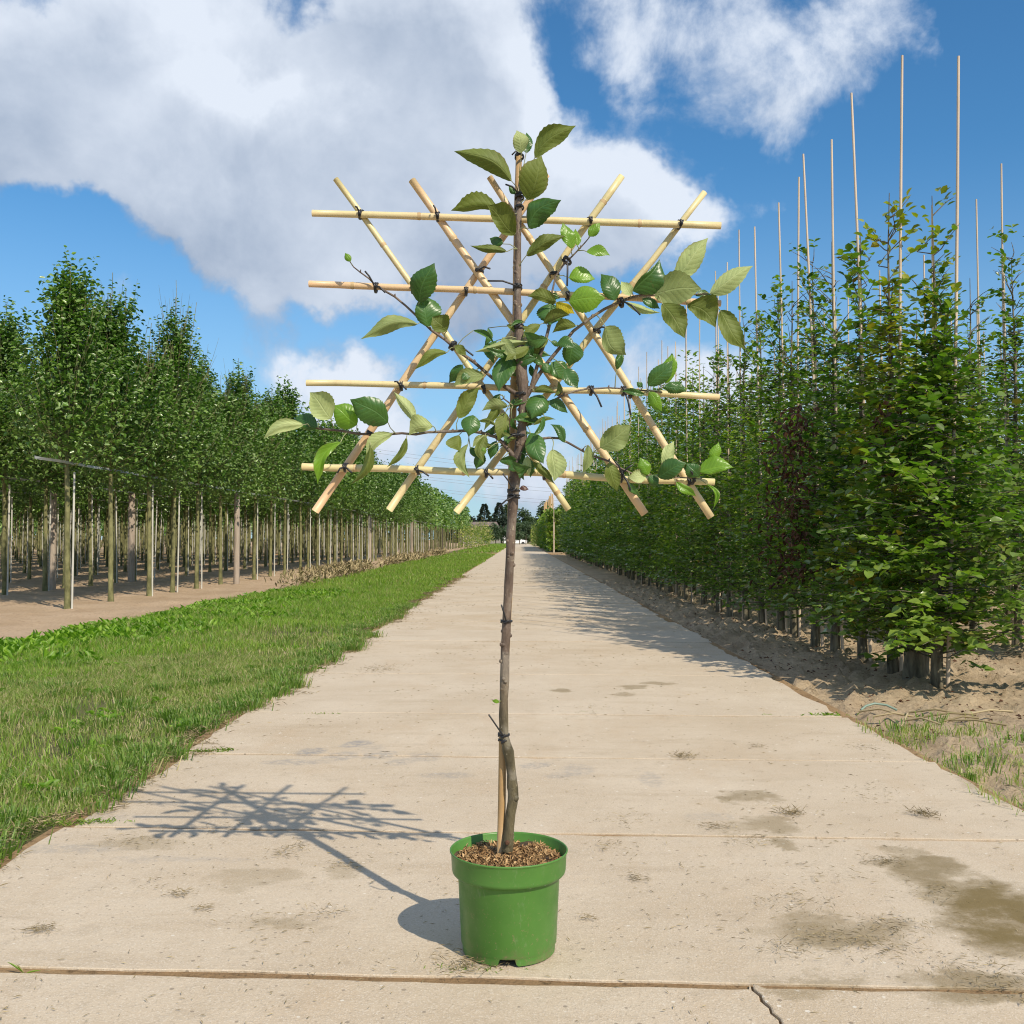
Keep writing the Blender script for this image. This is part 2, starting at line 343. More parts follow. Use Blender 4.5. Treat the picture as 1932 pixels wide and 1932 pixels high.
def espalier_leaf(name, up1, up2, und1, und2, trans=.22, spots=.0):
    """front = glossy upper face, back = felted underside; veins follow the leaf's own uv"""
    m, nt = newmat(name)
    g = N(nt, 'ShaderNodeNewGeometry'); oi = N(nt, 'ShaderNodeObjectInfo')
    uvn = N(nt, 'ShaderNodeUVMap'); su = N(nt, 'ShaderNodeSeparateXYZ'); nt.links.new(uvn.outputs[0], su.inputs[0])
    u = su.outputs[0]; v = su.outputs[1]      # u along, v across -1..1
    av = MA(nt, 'ABSOLUTE', v)
    mid = SS(nt, av, .075, .02)
    ph = MA(nt, 'FRACT', MA(nt, 'MULTIPLY', MA(nt, 'SUBTRACT', u, MA(nt, 'MULTIPLY', av, .24)), 8.0))
    lat = SS(nt, MA(nt, 'ABSOLUTE', MA(nt, 'SUBTRACT', ph, .5)), .12, .03)
    vein = MA(nt, 'MAXIMUM', mid, MA(nt, 'MULTIPLY', lat, .55))
    n = NOISE(nt, N(nt, 'ShaderNodeTexCoord').outputs['Object'], 22, 5, .6)
    rnd = MA(nt, 'ADD', MA(nt, 'MULTIPLY', n, .6), MA(nt, 'MULTIPLY', oi.outputs['Random'], .45))
    cu = MIX(nt, rnd, up1, up2); cb = MIX(nt, rnd, und1, und2)
    vu = tuple(min(1, x * 1.5 + .03) for x in up2); vb = tuple(min(1, x * 1.25 + .05) for x in und2)
    cu = MIX(nt, MA(nt, 'MULTIPLY', vein, .3), cu, vu); cb = MIX(nt, MA(nt, 'MULTIPLY', vein, .4), cb, vb)
    if spots:
        s = MA(nt, 'MULTIPLY', SS(nt, NOISE(nt, N(nt, 'ShaderNodeTexCoord').outputs['Object'], 75, 3), .64, .70), spots)
        cb = MIX(nt, s, cb, (.12,.08,.035)); cu = MIX(nt, s, cu, (.14,.10,.04))
    # dry brownish margins
    edge = MA(nt, 'MULTIPLY', SS(nt, av, .82, 1.0), SS(nt, NOISE(nt, N(nt, 'ShaderNodeTexCoord').outputs['Object'], 9, 2), .5, .62))
    c = MIX(nt, g.outputs['Backfacing'], cu, cb)
    c = MIX(nt, MA(nt, 'MULTIPLY', edge, .5), c, (.2,.14,.06))
    p = N(nt, 'ShaderNodeBsdfPrincipled'); nt.links.new(c, p.inputs['Base Color'])
    rg = MA(nt, 'MULTIPLY_ADD', g.outputs['Backfacing'], .3, .34); nt.links.new(rg, p.inputs['Roughness'])
    p.inputs['Specular IOR Level'].default_value = .5
    hgt = MA(nt, 'ADD', MA(nt, 'MULTIPLY', MA(nt, 'SUBTRACT', MA(nt, 'MULTIPLY', g.outputs['Backfacing'], 2), 1), MA(nt, 'MAXIMUM', mid, MA(nt, 'MULTIPLY', SS(nt, MA(nt, 'ABSOLUTE', MA(nt, 'SUBTRACT', ph, .5)), .4, .0), .35))), MA(nt, 'MULTIPLY', n, 2.5))
    bn = N(nt, 'ShaderNodeBump'); bn.inputs['Strength'].default_value = .4; bn.inputs['Distance'].default_value = .002
    nt.links.new(hgt, bn.inputs['Height']); nt.links.new(bn.outputs[0], p.inputs['Normal'])
    t = N(nt, 'ShaderNodeBsdfTranslucent'); nt.links.new(MIX(nt, 1.0, c, (1.3, 1.6, .5), 'MULTIPLY'), t.inputs[0])
    ms = N(nt, 'ShaderNodeMixShader'); ms.inputs[0].default_value = trans
    nt.links.new(p.outputs[0], ms.inputs[1]); nt.links.new(t.outputs[0], ms.inputs[2])
    o = N(nt, 'ShaderNodeOutputMaterial'); nt.links.new(ms.outputs[0], o.inputs[0]); return m
M['apple_leaf'] = espalier_leaf('apple_leaf', (.028,.085,.014), (.075,.17,.035), (.17,.22,.06), (.27,.32,.12), spots=.25)
M['apple_leaf_olive_shade'] = espalier_leaf('apple_leaf_olive_shade', (.04,.09,.016), (.08,.15,.03), (.085,.115,.014), (.16,.20,.03), spots=.3)  # olive underside: the shade on these leaves is put into the colour
M['apple_leaf_pale_lit'] = espalier_leaf('apple_leaf_pale_lit', (.06,.15,.04), (.11,.22,.07), (.32,.39,.14), (.46,.51,.24), spots=.3)  # pale underside: the light falling on these leaves is put into the colour
M['apple_leaf_young'] = espalier_leaf('apple_leaf_young', (.12,.25,.02), (.22,.38,.04), (.24,.36,.04), (.34,.44,.08), trans=.38)
M['apple_leaf_yellow'] = espalier_leaf('apple_leaf_yellow', (.5,.42,.02), (.65,.5,.03), (.5,.42,.03), (.6,.5,.05), trans=.3, spots=.8)
M['apple_leaf_dry'] = espalier_leaf('apple_leaf_dry', (.05,.02,.015), (.09,.04,.025), (.05,.02,.015), (.09,.04,.02), trans=.05)
M['petiole'] = simple_mat('petiole', (.3,.32,.15), .5, (.2,.2,.1), 20)

def concrete():
    m, nt = newmat('concrete')
    g = N(nt, 'ShaderNodeNewGeometry'); v = g.outputs['Position']; oi = N(nt, 'ShaderNodeObjectInfo')
    f1 = SS(nt, NOISE(nt, v, 1.3, 6, .6), .3, .7)
    c = MIX(nt, f1, (.46,.36,.245), (.55,.45,.33))
    f2 = SS(nt, NOISE(nt, VM(nt, 'MULTIPLY', v, (1, .45, 1)), 3.5, 5, .65), .48, .75)
    c = MIX(nt, MA(nt, 'MULTIPLY', f2, .6), c, (.45,.325,.20))
    f3 = SS(nt, NOISE(nt, VM(nt, 'MULTIPLY', v, (.5, 2.2, 1)), 2.2, 7, .72), .50, .72)
    c = MIX(nt, MA(nt, 'MULTIPLY', f3, .6), c, (.37,.275,.17))
    f4 = SS(nt, NOISE(nt, VM(nt, 'ADD', v, (2, 8, 1)), 9, 7, .75), .52, .70)
    c = MIX(nt, MA(nt, 'MULTIPLY', f4, .42), c, (.31,.235,.15))
    # aggregate speckle
    sp = NOISE(nt, v, 210, 3, .7); c = MIX(nt, MA(nt, 'MULTIPLY', SS(nt, sp, .5, .68), .6), c, (.70,.63,.53))
    sp2 = NOISE(nt, VM(nt, 'ADD', v, (5, 3, 2)), 120, 4, .7); c = MIX(nt, MA(nt, 'MULTIPLY', SS(nt, sp2, .54, .70), .6), c, (.25,.19,.13))
    vr = N(nt, 'ShaderNodeTexVoronoi'); vr.inputs['Scale'].default_value = 38; nt.links.new(v, vr.inputs['Vector'])
    rr = N(nt, 'ShaderNodeSeparateXYZ'); nt.links.new(vr.outputs['Color'], rr.inputs[0])
    dot = MA(nt, 'MULTIPLY', MA(nt, 'LESS_THAN', vr.outputs['Distance'], MA(nt, 'MULTIPLY', rr.outputs[1], .22)), MA(nt, 'GREATER_THAN', rr.outputs[0], .55))
    c = MIX(nt, MA(nt, 'MULTIPLY', dot, .75), c, MIX(nt, MA(nt, 'GREATER_THAN', rr.outputs[2], .35), (.72,.67,.58), (.17,.13,.09)))
    # slab tone
    c = MIX(nt, MA(nt, 'MULTIPLY', oi.outputs['Random'], .28), c, (.56,.49,.40))
    # damp olive stains and grey scuffs where they lie on the road
    s = N(nt, 'ShaderNodeSeparateXYZ'); nt.links.new(v, s.inputs[0])
    w1 = MA(nt, 'MULTIPLY_ADD', MA(nt, 'SUBTRACT', NOISE(nt, v, 4.0, 6, .65), .5), .5, s.outputs[0])
    w2 = MA(nt, 'MULTIPLY_ADD', MA(nt, 'SUBTRACT', NOISE(nt, VM(nt, 'ADD', v, (9, 1, 4)), 4.0, 6, .65), .5), .5, s.outputs[1])
    def spot(x, y, rx, ry, amp, rot=0):
        p_ = P(x, y, 5.0); k = CAM_Z / (CAM_Z - p_.z); X, Y = p_.x * k, p_.y * k
        ex = rx / 1932 * Y; ey = ry / 1932 * Y * Y / CAM_Z
        ax = MA(nt, 'SUBTRACT', w1, X); ay = MA(nt, 'SUBTRACT', w2, Y)
        if rot:
            cs, sn = math.cos(rot), math.sin(rot)
            ax, ay = (MA(nt, 'ADD', MA(nt, 'MULTIPLY', ax, cs), MA(nt, 'MULTIPLY', ay, sn)), MA(nt, 'SUBTRACT', MA(nt, 'MULTIPLY', ay, cs), MA(nt, 'MULTIPLY', ax, sn)))
        dx = MA(nt, 'MULTIPLY', ax, 1 / ex); dy = MA(nt, 'MULTIPLY', ay, 1 / ey)
        q = MA(nt, 'ADD', MA(nt, 'MULTIPLY', dx, dx), MA(nt, 'MULTIPLY', dy, dy))
        return MA(nt, 'MULTIPLY', SS(nt, q, 1.25, .25), amp)
    dk = None
    for a in [(1840,1700,120,60,.75),(1900,1730,160,75,.9),(1740,1640,90,28,.7),(1580,1755,160,42,.55),(1860,1860,170,36,.6),(1420,1505,70,12,.55),(1440,1560,80,18,.45),(1460,1592,34,12,.6),(1700,1608,60,10,.4),(1060,1303,26,5,.6),
              (1190,1297,24,4,.55),(1240,1290,40,4,.5),(1180,1310,30,3,.4),(640,1640,60,22,.3),(560,1740,60,22,.3),(250,1590,90,14,.3),(470,1660,80,20,.25),(1500,1850,120,25,.35),(1890,1480,60,16,.3)]:
        t = spot(*a); dk = t if dk is None else MA(nt, 'MAXIMUM', dk, t)
    dk = MA(nt, 'MULTIPLY', dk, SS(nt, NOISE(nt, v, 7, 6, .7), .3, .55, .55, 1.0))
    c = MIX(nt, dk, c, (.15,.105,.03))
    gy = None
    w1 = MA(nt, 'MULTIPLY_ADD', MA(nt, 'SUBTRACT', NOISE(nt, v, 9.0, 4, .65), .5), .10, s.outputs[0])
    w2 = MA(nt, 'MULTIPLY_ADD', MA(nt, 'SUBTRACT', NOISE(nt, VM(nt, 'ADD', v, (9, 1, 4)), 9.0, 4, .65), .5), .10, s.outputs[1])
    gs = SS(nt, NOISE(nt, v, 30, 5, .7), .35, .6)
    for a in [(588,1418,28,8,.85,-.5),(636,1428,28,7,.55,-.5),(672,1404,28,8,.85,-.5),(716,1424,28,8,.6,-.5),(760,1436,30,8,.5,-.5),(1010,1444,26,9,.5,-.7),(1060,1462,26,9,.45,-.7),(700,1412,30,9,.3),(650,1425,30,8,.5),(800,1428,36,9,.5),(560,1437,70,6,.55),(1090,1452,34,12,.4),(1230,1470,26,16,.4),(840,1462,60,7,.45),(160,1540,110,12,.35),(330,1620,160,7,.3),(120,1600,130,9,.4),(1340,1540,60,9,.3)]:
        t = spot(*a); gy = t if gy is None else MA(nt, 'MAXIMUM', gy, t)
    c = MIX(nt, MA(nt, 'MULTIPLY', gy, gs), c, (.27,.255,.24))
    p = N(nt, 'ShaderNodeBsdfPrincipled'); nt.links.new(c, p.inputs['Base Color']); p.inputs['Roughness'].default_value = .88
    p.inputs['Specular IOR Level'].default_value = .25
    bn = N(nt, 'ShaderNodeBump'); bn.inputs['Strength'].default_value = .6; bn.inputs['Distance'].default_value = .004
    nt.links.new(MA(nt, 'ADD', sp, MA(nt, 'MULTIPLY', NOISE(nt, v, 14, 6, .6), 2.0)), bn.inputs['Height']); nt.links.new(bn.outputs[0], p.inputs['Normal'])
    o = N(nt, 'ShaderNodeOutputMaterial'); nt.links.new(p.outputs[0], o.inputs[0]); return m
M['concrete'] = concrete()
def soil(name, a, b, c3, wet=None):
    m, nt = newmat(name); g = N(nt, 'ShaderNodeNewGeometry'); v = g.outputs['Position']
    c = MIX(nt, SS(nt, NOISE(nt, v, .9, 6, .62), .3, .7), a, b)
    c = MIX(nt, MA(nt, 'MULTIPLY', SS(nt, NOISE(nt, v, 24, 6, .72), .50, .68), .8), c, c3)
    c = MIX(nt, MA(nt, 'MULTIPLY', SS(nt, NOISE(nt, v, 75, 4, .7), .58, .72), .7), c, tuple(x * .45 for x in a))
    p = N(nt, 'ShaderNodeBsdfPrincipled'); nt.links.new(c, p.inputs['Base Color']); p.inputs['Roughness'].default_value = .95
    p.inputs['Specular IOR Level'].default_value = .1
    bn = N(nt, 'ShaderNodeBump'); bn.inputs['Strength'].default_value = 1; bn.inputs['Distance'].default_value = .03
    nt.links.new(NOISE(nt, v, 16, 9, .72), bn.inputs['Height']); nt.links.new(bn.outputs[0], p.inputs['Normal'])
    o = N(nt, 'ShaderNodeOutputMaterial'); nt.links.new(p.outputs[0], o.inputs[0]); return m
M['soil'] = soil('soil', (.40,.285,.18), (.50,.37,.25), (.30,.205,.13))
M['soil_right'] = soil('soil_right', (.38,.285,.185), (.50,.39,.26), (.25,.18,.115))
M['turf'] = soil('turf', (.115,.125,.05), (.17,.16,.075), (.09,.09,.035))
M['joint'] = soil('joint', (.30,.19,.10), (.42,.28,.15), (.13,.085,.045))
def plastic():
    m, nt = newmat('green_plastic'); v = N(nt, 'ShaderNodeTexCoord').outputs['Object']
    s = N(nt, 'ShaderNodeSeparateXYZ'); nt.links.new(v, s.inputs[0])
    c = MIX(nt, SS(nt, NOISE(nt, v, 9, 4), .3, .7), (.065,.185,.030), (.085,.22,.040))
    dirt = MA(nt, 'MULTIPLY', SS(nt, NOISE(nt, v, 110, 5, .75), .585, .66), SS(nt, s.outputs[2], .15, .0, .25, 1))
    c = MIX(nt, dirt, c, (.26,.19,.11))
    film = MA(nt, 'MULTIPLY', SS(nt, NOISE(nt, v, 30, 6, .7), .45, .7), SS(nt, s.outputs[2], .06, .0))
    c = MIX(nt, MA(nt, 'MULTIPLY', film, .8), c, (.18,.14,.08))
    wt = MA(nt, 'MULTIPLY', SS(nt, NOISE(nt, VM(nt, 'ADD', v, (3, 3, 3)), 60, 5, .7), .6, .7), MA(nt, 'MULTIPLY', SS(nt, s.outputs[2], .186, .194), SS(nt, s.outputs[2], .21, .197)))
    c = MIX(nt, MA(nt, 'MULTIPLY', wt, .6), c, (.5,.6,.5))
    p = N(nt, 'ShaderNodeBsdfPrincipled'); nt.links.new(c, p.inputs['Base Color'])
    scf = MA(nt, 'MULTIPLY', SS(nt, NOISE(nt, VM(nt, 'MULTIPLY', v, (1, 1, .3)), 46, 6, .75), .58, .70), .35); c = MIX(nt, scf, c, (.22,.30,.15)); nt.links.new(c, p.inputs['Base Color'])
    nt.links.new(SS(nt, NOISE(nt, v, 25, 4), .3, .7, .34, .55), p.inputs['Roughness']); p.inputs['Specular IOR Level'].default_value = .4
    o = N(nt, 'ShaderNodeOutputMaterial'); nt.links.new(p.outputs[0], o.inputs[0]); return m
M['green_plastic'] = plastic()

# ================================================================ SETTING
RX0, RX1 = -1.62, 1.88
# far ground sheet
g = MB(); g.box((-600, -30, -.30), (600, 900, -.11)); link('ground', g.mesh('ground', [M['soil']], False), kind='structure')
def sheet(name, x0, x1, y0, y1, step, zf, mat, grow=1.0):
    """height-field sheet; cells widen with distance"""
    ys = [y0]; s = step
    while ys[-1] < y1: ys.append(ys[-1] + s); s *= grow
    ys = np.array(ys); ys[-1] = y1; nx = max(2, int((x1 - x0) / step)); xs = np.linspace(x0, x1, nx)
    X, Y = np.meshgrid(xs, ys); Z = zf(X, Y)
    V = np.stack([X, Y, Z], -1).reshape(-1, 3); ny = len(ys)
    i = np.arange((ny - 1) * (nx - 1)); r, c = i // (nx - 1), i % (nx - 1); a = r * nx + c
    return mesh_np(name, V, np.stack([a, a + 1, a + nx + 1, a + nx], 1), [mat], smooth=True)
def zr(X, Y):
    n = vnoise(X, Y, 1.4, 3, 5, .6); c = vnoise(X, Y, 9, 5, 3, .7)
    return np.minimum(np.where(X < RX1 + .06, -.02, 1), -.06 + (n - .5) * .08 + np.clip(c - .5, 0, 1) * .26) - .02 * np.exp(-((X - 1.9) / .3) ** 2)
link('soil_strip', sheet('soil_strip', 1.7, 9.0, 1.0, 26, .045, zr, M['soil_right'], 1.004), kind='structure')
link('far_soil_strip', sheet('far_soil_strip', 1.7, 60, 26, 420, .9, lambda X, Y: -.05 + (vnoise(X, Y, .8, 3) - .5) * .06, M['soil_right'], 1.01), kind='structure')
def zl(X, Y):
    n = vnoise(X, Y, .9, 11, 5, .6); c = vnoise(X, Y, 6, 15, 3, .6)
    return -.05 + (n - .5) * .08 + np.clip(c - .55, 0, 1) * .13
link('orchard_soil', sheet('orchard_soil', -30, -4.4, 7, 46, .11, zl, M['soil'], 1.005), kind='structure')
link('far_orchard_soil', sheet('far_orchard_soil', -120, -4.4, 46, 420, 1.2, lambda X, Y: -.05 + (vnoise(X, Y, .6, 3) - .5) * .07, M['soil'], 1.01), kind='structure')
def zt(X, Y): return -.035 + (vnoise(X, Y, 2, 21, 4) - .5) * .05 - .05 * np.clip((-5.1 - X) / .5, 0, 1)
link('verge', sheet('verge', -5.7, -1.45, 1.2, 68, .1, zt, M['turf'], 1.01), kind='structure')
link('far_verge', sheet('far_verge', -5.7, -1.45, 75.5, 230, .4, lambda X, Y: -.03 + 0 * X, M['turf'], 1.01), kind='structure')
for (a, b, nm) in ((-130, -1.5, 'crossing_track'), (1.8, 60, 'crossing_track')):
    t = MB(); t.box((a, 68.6, -.1), (b, 75.2, -.012)); link(nm, t.mesh(nm, [M['joint']], False), kind='structure')
# road: slabs on a bed, dirt in the joints
bed = MB(); bed.box((RX0 - .06, .6, -.12), (RX1 + .05, 200, -.0075))
road = link('road', bed.mesh('road', [M['joint']], False), kind='structure')
slope = -.045
def slab_poly(y0, y1, gap=.009, x0=RX0, x1=RX1, crackL=None, crackR=None, seed=0):
    rs = np.random.default_rng(seed); pts = []
    a0, a1 = x0 + rs.normal(0, .018), x1 + rs.normal(0, .018)
    def edge(xa, xb, y, s):
        n = 26; xs = np.linspace(xa, xb, n)
        jj = rs.normal(0, .0032, n); jj[rs.random(n) > .9] += s * .010
        return [(x, y + slope * (x - .1) + s * gap * .5 + j) for x, j in zip(xs, jj)]
    low = edge(a0, a1, y0, 1); high = edge(a0, a1, y1, -1)
    def side(xb, ya, yb, s):
        n = 10; return [(xb + rs.normal(0, .012), y) for y in np.linspace(ya, yb, n)[1:-1]]
    pts = low + side(a1, low[-1][1], high[-1][1], 1) + high[::-1] + side(a0, high[0][1], low[0][1], -1)
    return pts
def slab_mesh(pts, dz=0, tilt=0):
    n = len(pts); cx = sum(p[0] for p in pts) / n; cy = sum(p[1] for p in pts) / n
    def z(x, y): return dz + tilt * (x - cx)
    V = [(x, y, -.10) for x, y in pts] + [(x, y, z(x, y) - .0018) for x, y in pts]
    ins = []
    for (x, y) in pts:
        d = math.hypot(x - cx, y - cy); ins.append((x - (x - cx) / d * .003, y - (y - cy) / max(abs(y - cy), .1) * .003, z(x, y)))
    V += ins
    F = [(i, (i + 1) % n, n + (i + 1) % n, n + i) for i in range(n)] + [(n + i, n + (i + 1) % n, 2 * n + (i + 1) % n, 2 * n + i) for i in range(n)]
    F.append(tuple(range(2 * n, 3 * n)))
    me = bpy.data.meshes.new('slab'); me.from_pydata(V, [], F); me.materials.append(M['concrete']); me.update(); return me
JY = [1.22, 2.42, 3.61, 4.85, 6.03, 7.78, 9.05, 10.3]
while JY[-1] < 30: JY.append(JY[-1] + 1.22)
# nearest slab is cracked in two
g1 = P(1405, 1840, 2.4); crack = [(.528, 2.42), (.534, 2.40), (.531, 2.375), (.541, 2.345), (.538, 2.32), (.549, 2.285), (.545, 2.26), (.556, 2.23), (.553, 2.20), (.562, 2.17), (.57, 2.1), (.60, 1.9), (.61, 1.7), (.66, 1.5), (.70, 1.22)]
full = slab_poly(JY[0], JY[1], .045, seed=1)
yA = JY[1] - .0225; yB = JY[0] + .0225
L = [(RX0, yB + .07), (.70 - .004, yB)] + [(x - .0028 + rng.normal(0, .0008), y) for x, y in crack[::-1][1:-1]] + [(.526, yA - .018)] + [(x, yA + slope * (x - .1) + rng.normal(0, .003)) for x in np.linspace(.48, RX0, 24)]
Rr = [(.70 + .004, yB), (RX1, yB - .08)] + [(x, yA + slope * (x - .1) + rng.normal(0, .003)) for x in np.linspace(RX1, .56, 18)] + [(x + .0028 + rng.normal(0, .001), y) for x, y in crack[1:-1]]
link('slab', slab_mesh(L, -.002), road); link('slab', slab_mesh(Rr, .001), road)
for i in range(1, len(JY) - 1):
    gp = .014 if i > 1 else .02
    link('slab', slab_mesh(slab_poly(JY[i], JY[i + 1], gp, seed=i + 4), rng.uniform(-.0025, .002), rng.uniform(-.001, .001)), road)
lastm = MB()
y = JY[-1]
while y < 196:
    lastm.box((RX0, y + .006, -.10), (RX1, min(y + 1.22, 196) - .006, 0)); y += 1.22
link('far_slabs', lastm.mesh('far_slabs', [M['concrete']], False), road, kind='stuff')
pl = MB(); pl.box((-9, 197, -.1), (9, 240, -.02)); link('far_yard', pl.mesh('far_yard', [M['turf']], False), kind='structure')

# ================================================================ LEAF CLOUDS
def frames(D, roll):
    D = D / np.linalg.norm(D, axis=1, keepdims=True)
    up = np.tile(np.array([0, 0, 1.0]), (len(D), 1)); up[np.abs(D[:, 2]) > .93] = (1, 0, 0)
    S = np.cross(D, up); S /= np.linalg.norm(S, axis=1, keepdims=True); U = np.cross(S, D)
    c, s = np.cos(roll)[:, None], np.sin(roll)[:, None]
    return D, S * c + U * s, U * c - S * s
def leaf_verts(Pn, D, roll, Ln, Wn, lod=0, fold=.25, droop=.15):
    """ovate folded leaves; lod 0: 6 verts, two quads; lod 1: 4 verts, two triangles"""
    n = len(Pn); D, S, U = frames(D, roll); L = Ln[:, None]; W = Wn[:, None]
    base = Pn; tip = Pn + D * L - U * L * droop
    if lod == 0:
        m1 = Pn + D * L * .33; m2 = Pn + D * L * .70 - U * L * droop * .4
        V = np.stack([base, m1 + S * W * .5 + U * W * fold, m2 + S * W * .40 + U * W * fold, tip, m2 - S * W * .40 + U * W * fold, m1 - S * W * .5 + U * W * fold], 1).reshape(-1, 3)
        b = (np.arange(n) * 6)[:, None]
        F = np.concatenate([b + np.array([[0, 3, 2, 1]]), b + np.array([[0, 5, 4, 3]])])
    else:
        m = Pn + D * L * .48
        V = np.stack([base, m + S * W * .5 + U * W * fold, tip, m - S * W * .5 + U * W * fold], 1).reshape(-1, 3)
        b = (np.arange(n) * 4)[:, None]
        F = np.concatenate([b + np.array([[0, 2, 1]]), b + np.array([[0, 3, 2]])])
    return V, F
def gather(parts):
    V = np.concatenate([p[0] for p in parts]); o = 0; Fs = []
    for p in parts: Fs.append(p[1] + o); o += len(p[0])
    return V, np.concatenate(Fs)
def rdir(r, n, zb=0.0):
    d = r.normal(size=(n, 3)); d[:, 2] = d[:, 2] * .6 + zb; return d / np.linalg.norm(d, axis=1, keepdims=True)

# ---- orchard trees on the left
def pear_parts(seed, top, lod, nshoot=110, width=.92):
    r = np.random.default_rng(seed); z0 = 2.28
    Ps = []; Ds = []; wood = MB()
    H = top - z0
    leader = [(0, 0, z0 - .3), (.02, .01, z0 + H * .4), (-.02, .02, top - .35)]
    if lod < 2: wood.tube(leader, [.03, .016, .005], 5, cap=False)
    ks = nshoot if lod < 2 else int(nshoot * .7)
    for k in range(ks):
        t = (k + r.random()) / ks; h = z0 - .05 + H * .76 * t ** 1.05; a = k * 2.4 + r.normal(0, .4)
        prof = width * (.55 + .75 * math.sin(min(1, t * 1.25 + .12) * math.pi) ** .8) * (1 - .22 * t)
        rr = prof * r.uniform(.35, 1.08); ln = r.uniform(.5, 1.05) * (1.1 - .2 * t)
        if r.random() < .13: ln *= 1.5
        hi = min(h + ln, top + r.uniform(-.45, .02)) if rr > .12 * width else top
        n = int(max(6, (34 if lod == 0 else 20 if lod == 1 else 12) * ln))
        tt = np.linspace(.12, 1, n); out = rr * tt ** .55
        px = np.cos(a) * out + r.normal(0, .01); py = np.sin(a) * out; pz = h + (hi - h) * tt ** 1.25 - .1 * np.sin(tt * 3.1) * (t < .3)
        pts = np.stack([px, py, pz], 1)
        if lod == 0:
            ii = np.linspace(0, n - 1, 5).astype(int); wood.tube([(0, 0, h - .1)] + [tuple(pts[i]) for i in ii], [.010, .008, .006, .005, .003, .002], 3, cap=False)
        spread = np.where(tt > .55, .022, .12)[:, None]
        for rep in range(2 if lod < 2 else 1):
            q = pts + r.normal(size=pts.shape) * spread * (1 + rep * .7)
            an = r.uniform(0, 6.28, n); d = np.stack([np.cos(an), np.sin(an), r.normal(.15, .45, n)], 1)
            m = np.ones(n, bool) if rep == 0 else (tt < .8)
            Ps.append(q[m]); Ds.append(d[m])
    for k in range(13):   # upright spires with leaves in single file
        a = r.uniform(0, 6.28); rr = r.uniform(.02, .5) * width * (1 if k else 0); lo = z0 + H * r.uniform(.35, .6); hi = top - (0 if k == 0 else r.uniform(.1, 1.2) + rr * .7)
        if hi - lo < .4: continue
        n = int((hi - lo) * (34 if lod == 0 else 18 if lod == 1 else 9)); tt = np.linspace(0, 1, n)
        pts = np.stack([np.cos(a) * rr * (.6 + .4 * tt) + r.normal(0, .012, n), np.sin(a) * rr * (.6 + .4 * tt) + r.normal(0, .012, n), lo + (hi - lo) * tt], 1)
        an = np.arange(n) * 2.4 + r.uniform(0, 6); d = np.stack([np.cos(an), np.sin(an), np.full(n, .35)], 1)
        for rep_ in range(2): 
            q = pts + r.normal(size=pts.shape) * .03 * (1 - tt[:, None]) * (1 + 2 * rep_); m = np.ones(n, bool) if rep_ == 0 else tt < .75
            Ps.append(q[m]); Ds.append(d[m])
        if lod < 2: wood.tube([tuple(p) for p in pts[::max(1, n // 4)]] + [tuple(pts[-1])], .006 if lod == 0 else .008, 3, cap=False)
    if lod < 2:   # interior fill
        n = 1500 if lod == 0 else 700; t = r.random(n); a = r.uniform(0, 6.28, n)
        prof = width * (.5 + .6 * np.sin(np.minimum(1, t * 1.2 + .12) * np.pi) ** .8) * (1 - .4 * t); rr = prof * np.sqrt(r.random(n))
        Ps.append(np.stack([np.cos(a) * rr, np.sin(a) * rr, z0 - .12 + H * .82 * t + r.normal(0, .05, n)], 1)); Ds.append(rdir(r, n, -.1))
    Pn = np.concatenate(Ps); D = np.concatenate(Ds); n = len(Pn)
    k = (1, 1.45, 2.2)[lod]; L = r.uniform(.06, .10, n) * k; W = L * r.uniform(.5, .68, n)
    V, F = leaf_verts(Pn, D, r.normal(0, .6, n), L, W, 0 if lod == 0 else 1, .2, .3)
    crown = mesh_np('crown', V, F, [M['pear_leaf']])
    return crown, wood
def pear_trunk(seed, wood, lod):
    r = random.Random(seed); b = MB(); lx, ly = r.uniform(-.05, .05), r.uniform(-.05, .05)
    n = 7 if lod == 0 else 4; k = 9 if lod == 0 else 4
    pts = [(lx * (i / k - 1) + (r.uniform(-.008, .008) if i else 0), ly * (i / k - 1), -.05 + 2.35 * i / k) for i in range(k + 1)]
    rad = [.047 - .014 * i / k + (.012 if i == 0 else 0) + r.uniform(-.002, .002) for i in range(k + 1)]
    b.tube(pts, rad, n)
    if wood is not None and wood.v: b.add(wood.v, wood.f)
    return b.mesh('trunk', [M['pear_bark']])
PC = []
for i, tp in enumerate((5.3, 4.9, 5.6, 5.1, 6.3)):
    c, wd = pear_parts(100 + i, tp, 0); PC.append((c, pear_trunk(i, wd, 0)))
PC1 = []
for i, tp in enumerate((5.2, 4.9, 5.6)):
    c, wd = pear_parts(200 + i, tp, 1); PC1.append((c, pear_trunk(10 + i, wd, 0)))
PC2 = []
for i, tp in enumerate((5.2, 4.8, 5.5)):
    c, wd = pear_parts(300 + i, tp, 2); PC2.append((c, pear_trunk(20 + i, None, 1)))
def stake_mesh(h, r, n, m, x=0): b = MB(); b.tube([(x, 0, -.05), (x * .7, .005, h * .5), (x * .5, 0, h)], r, n); return b.mesh('stake', [m])
STK = stake_mesh(2.1, .017, 6, M['pear_stake']); STKW = stake_mesh(1.55, .02, 5, M['pear_bark'])
spots = []
for row in range(12):
    x = -6.95 - 2.85 * row; y = 15.7 + (row % 3) * .55 + (0 if row == 0 else -2.0)
    sp = 1.62 if row == 0 else 1.3
    while y < 134:
        xx = x + rng.normal(0, .05); yy = y + rng.normal(0, .08)
        if xx / yy > -.62: spots.append((math.hypot(xx, yy), row, xx, yy, y))
        y += sp
first = [s for s in spots if s[1] == 0 and s[3] < 70]
rest = sorted([s for s in spots if not (s[1] == 0 and s[3] < 70)])
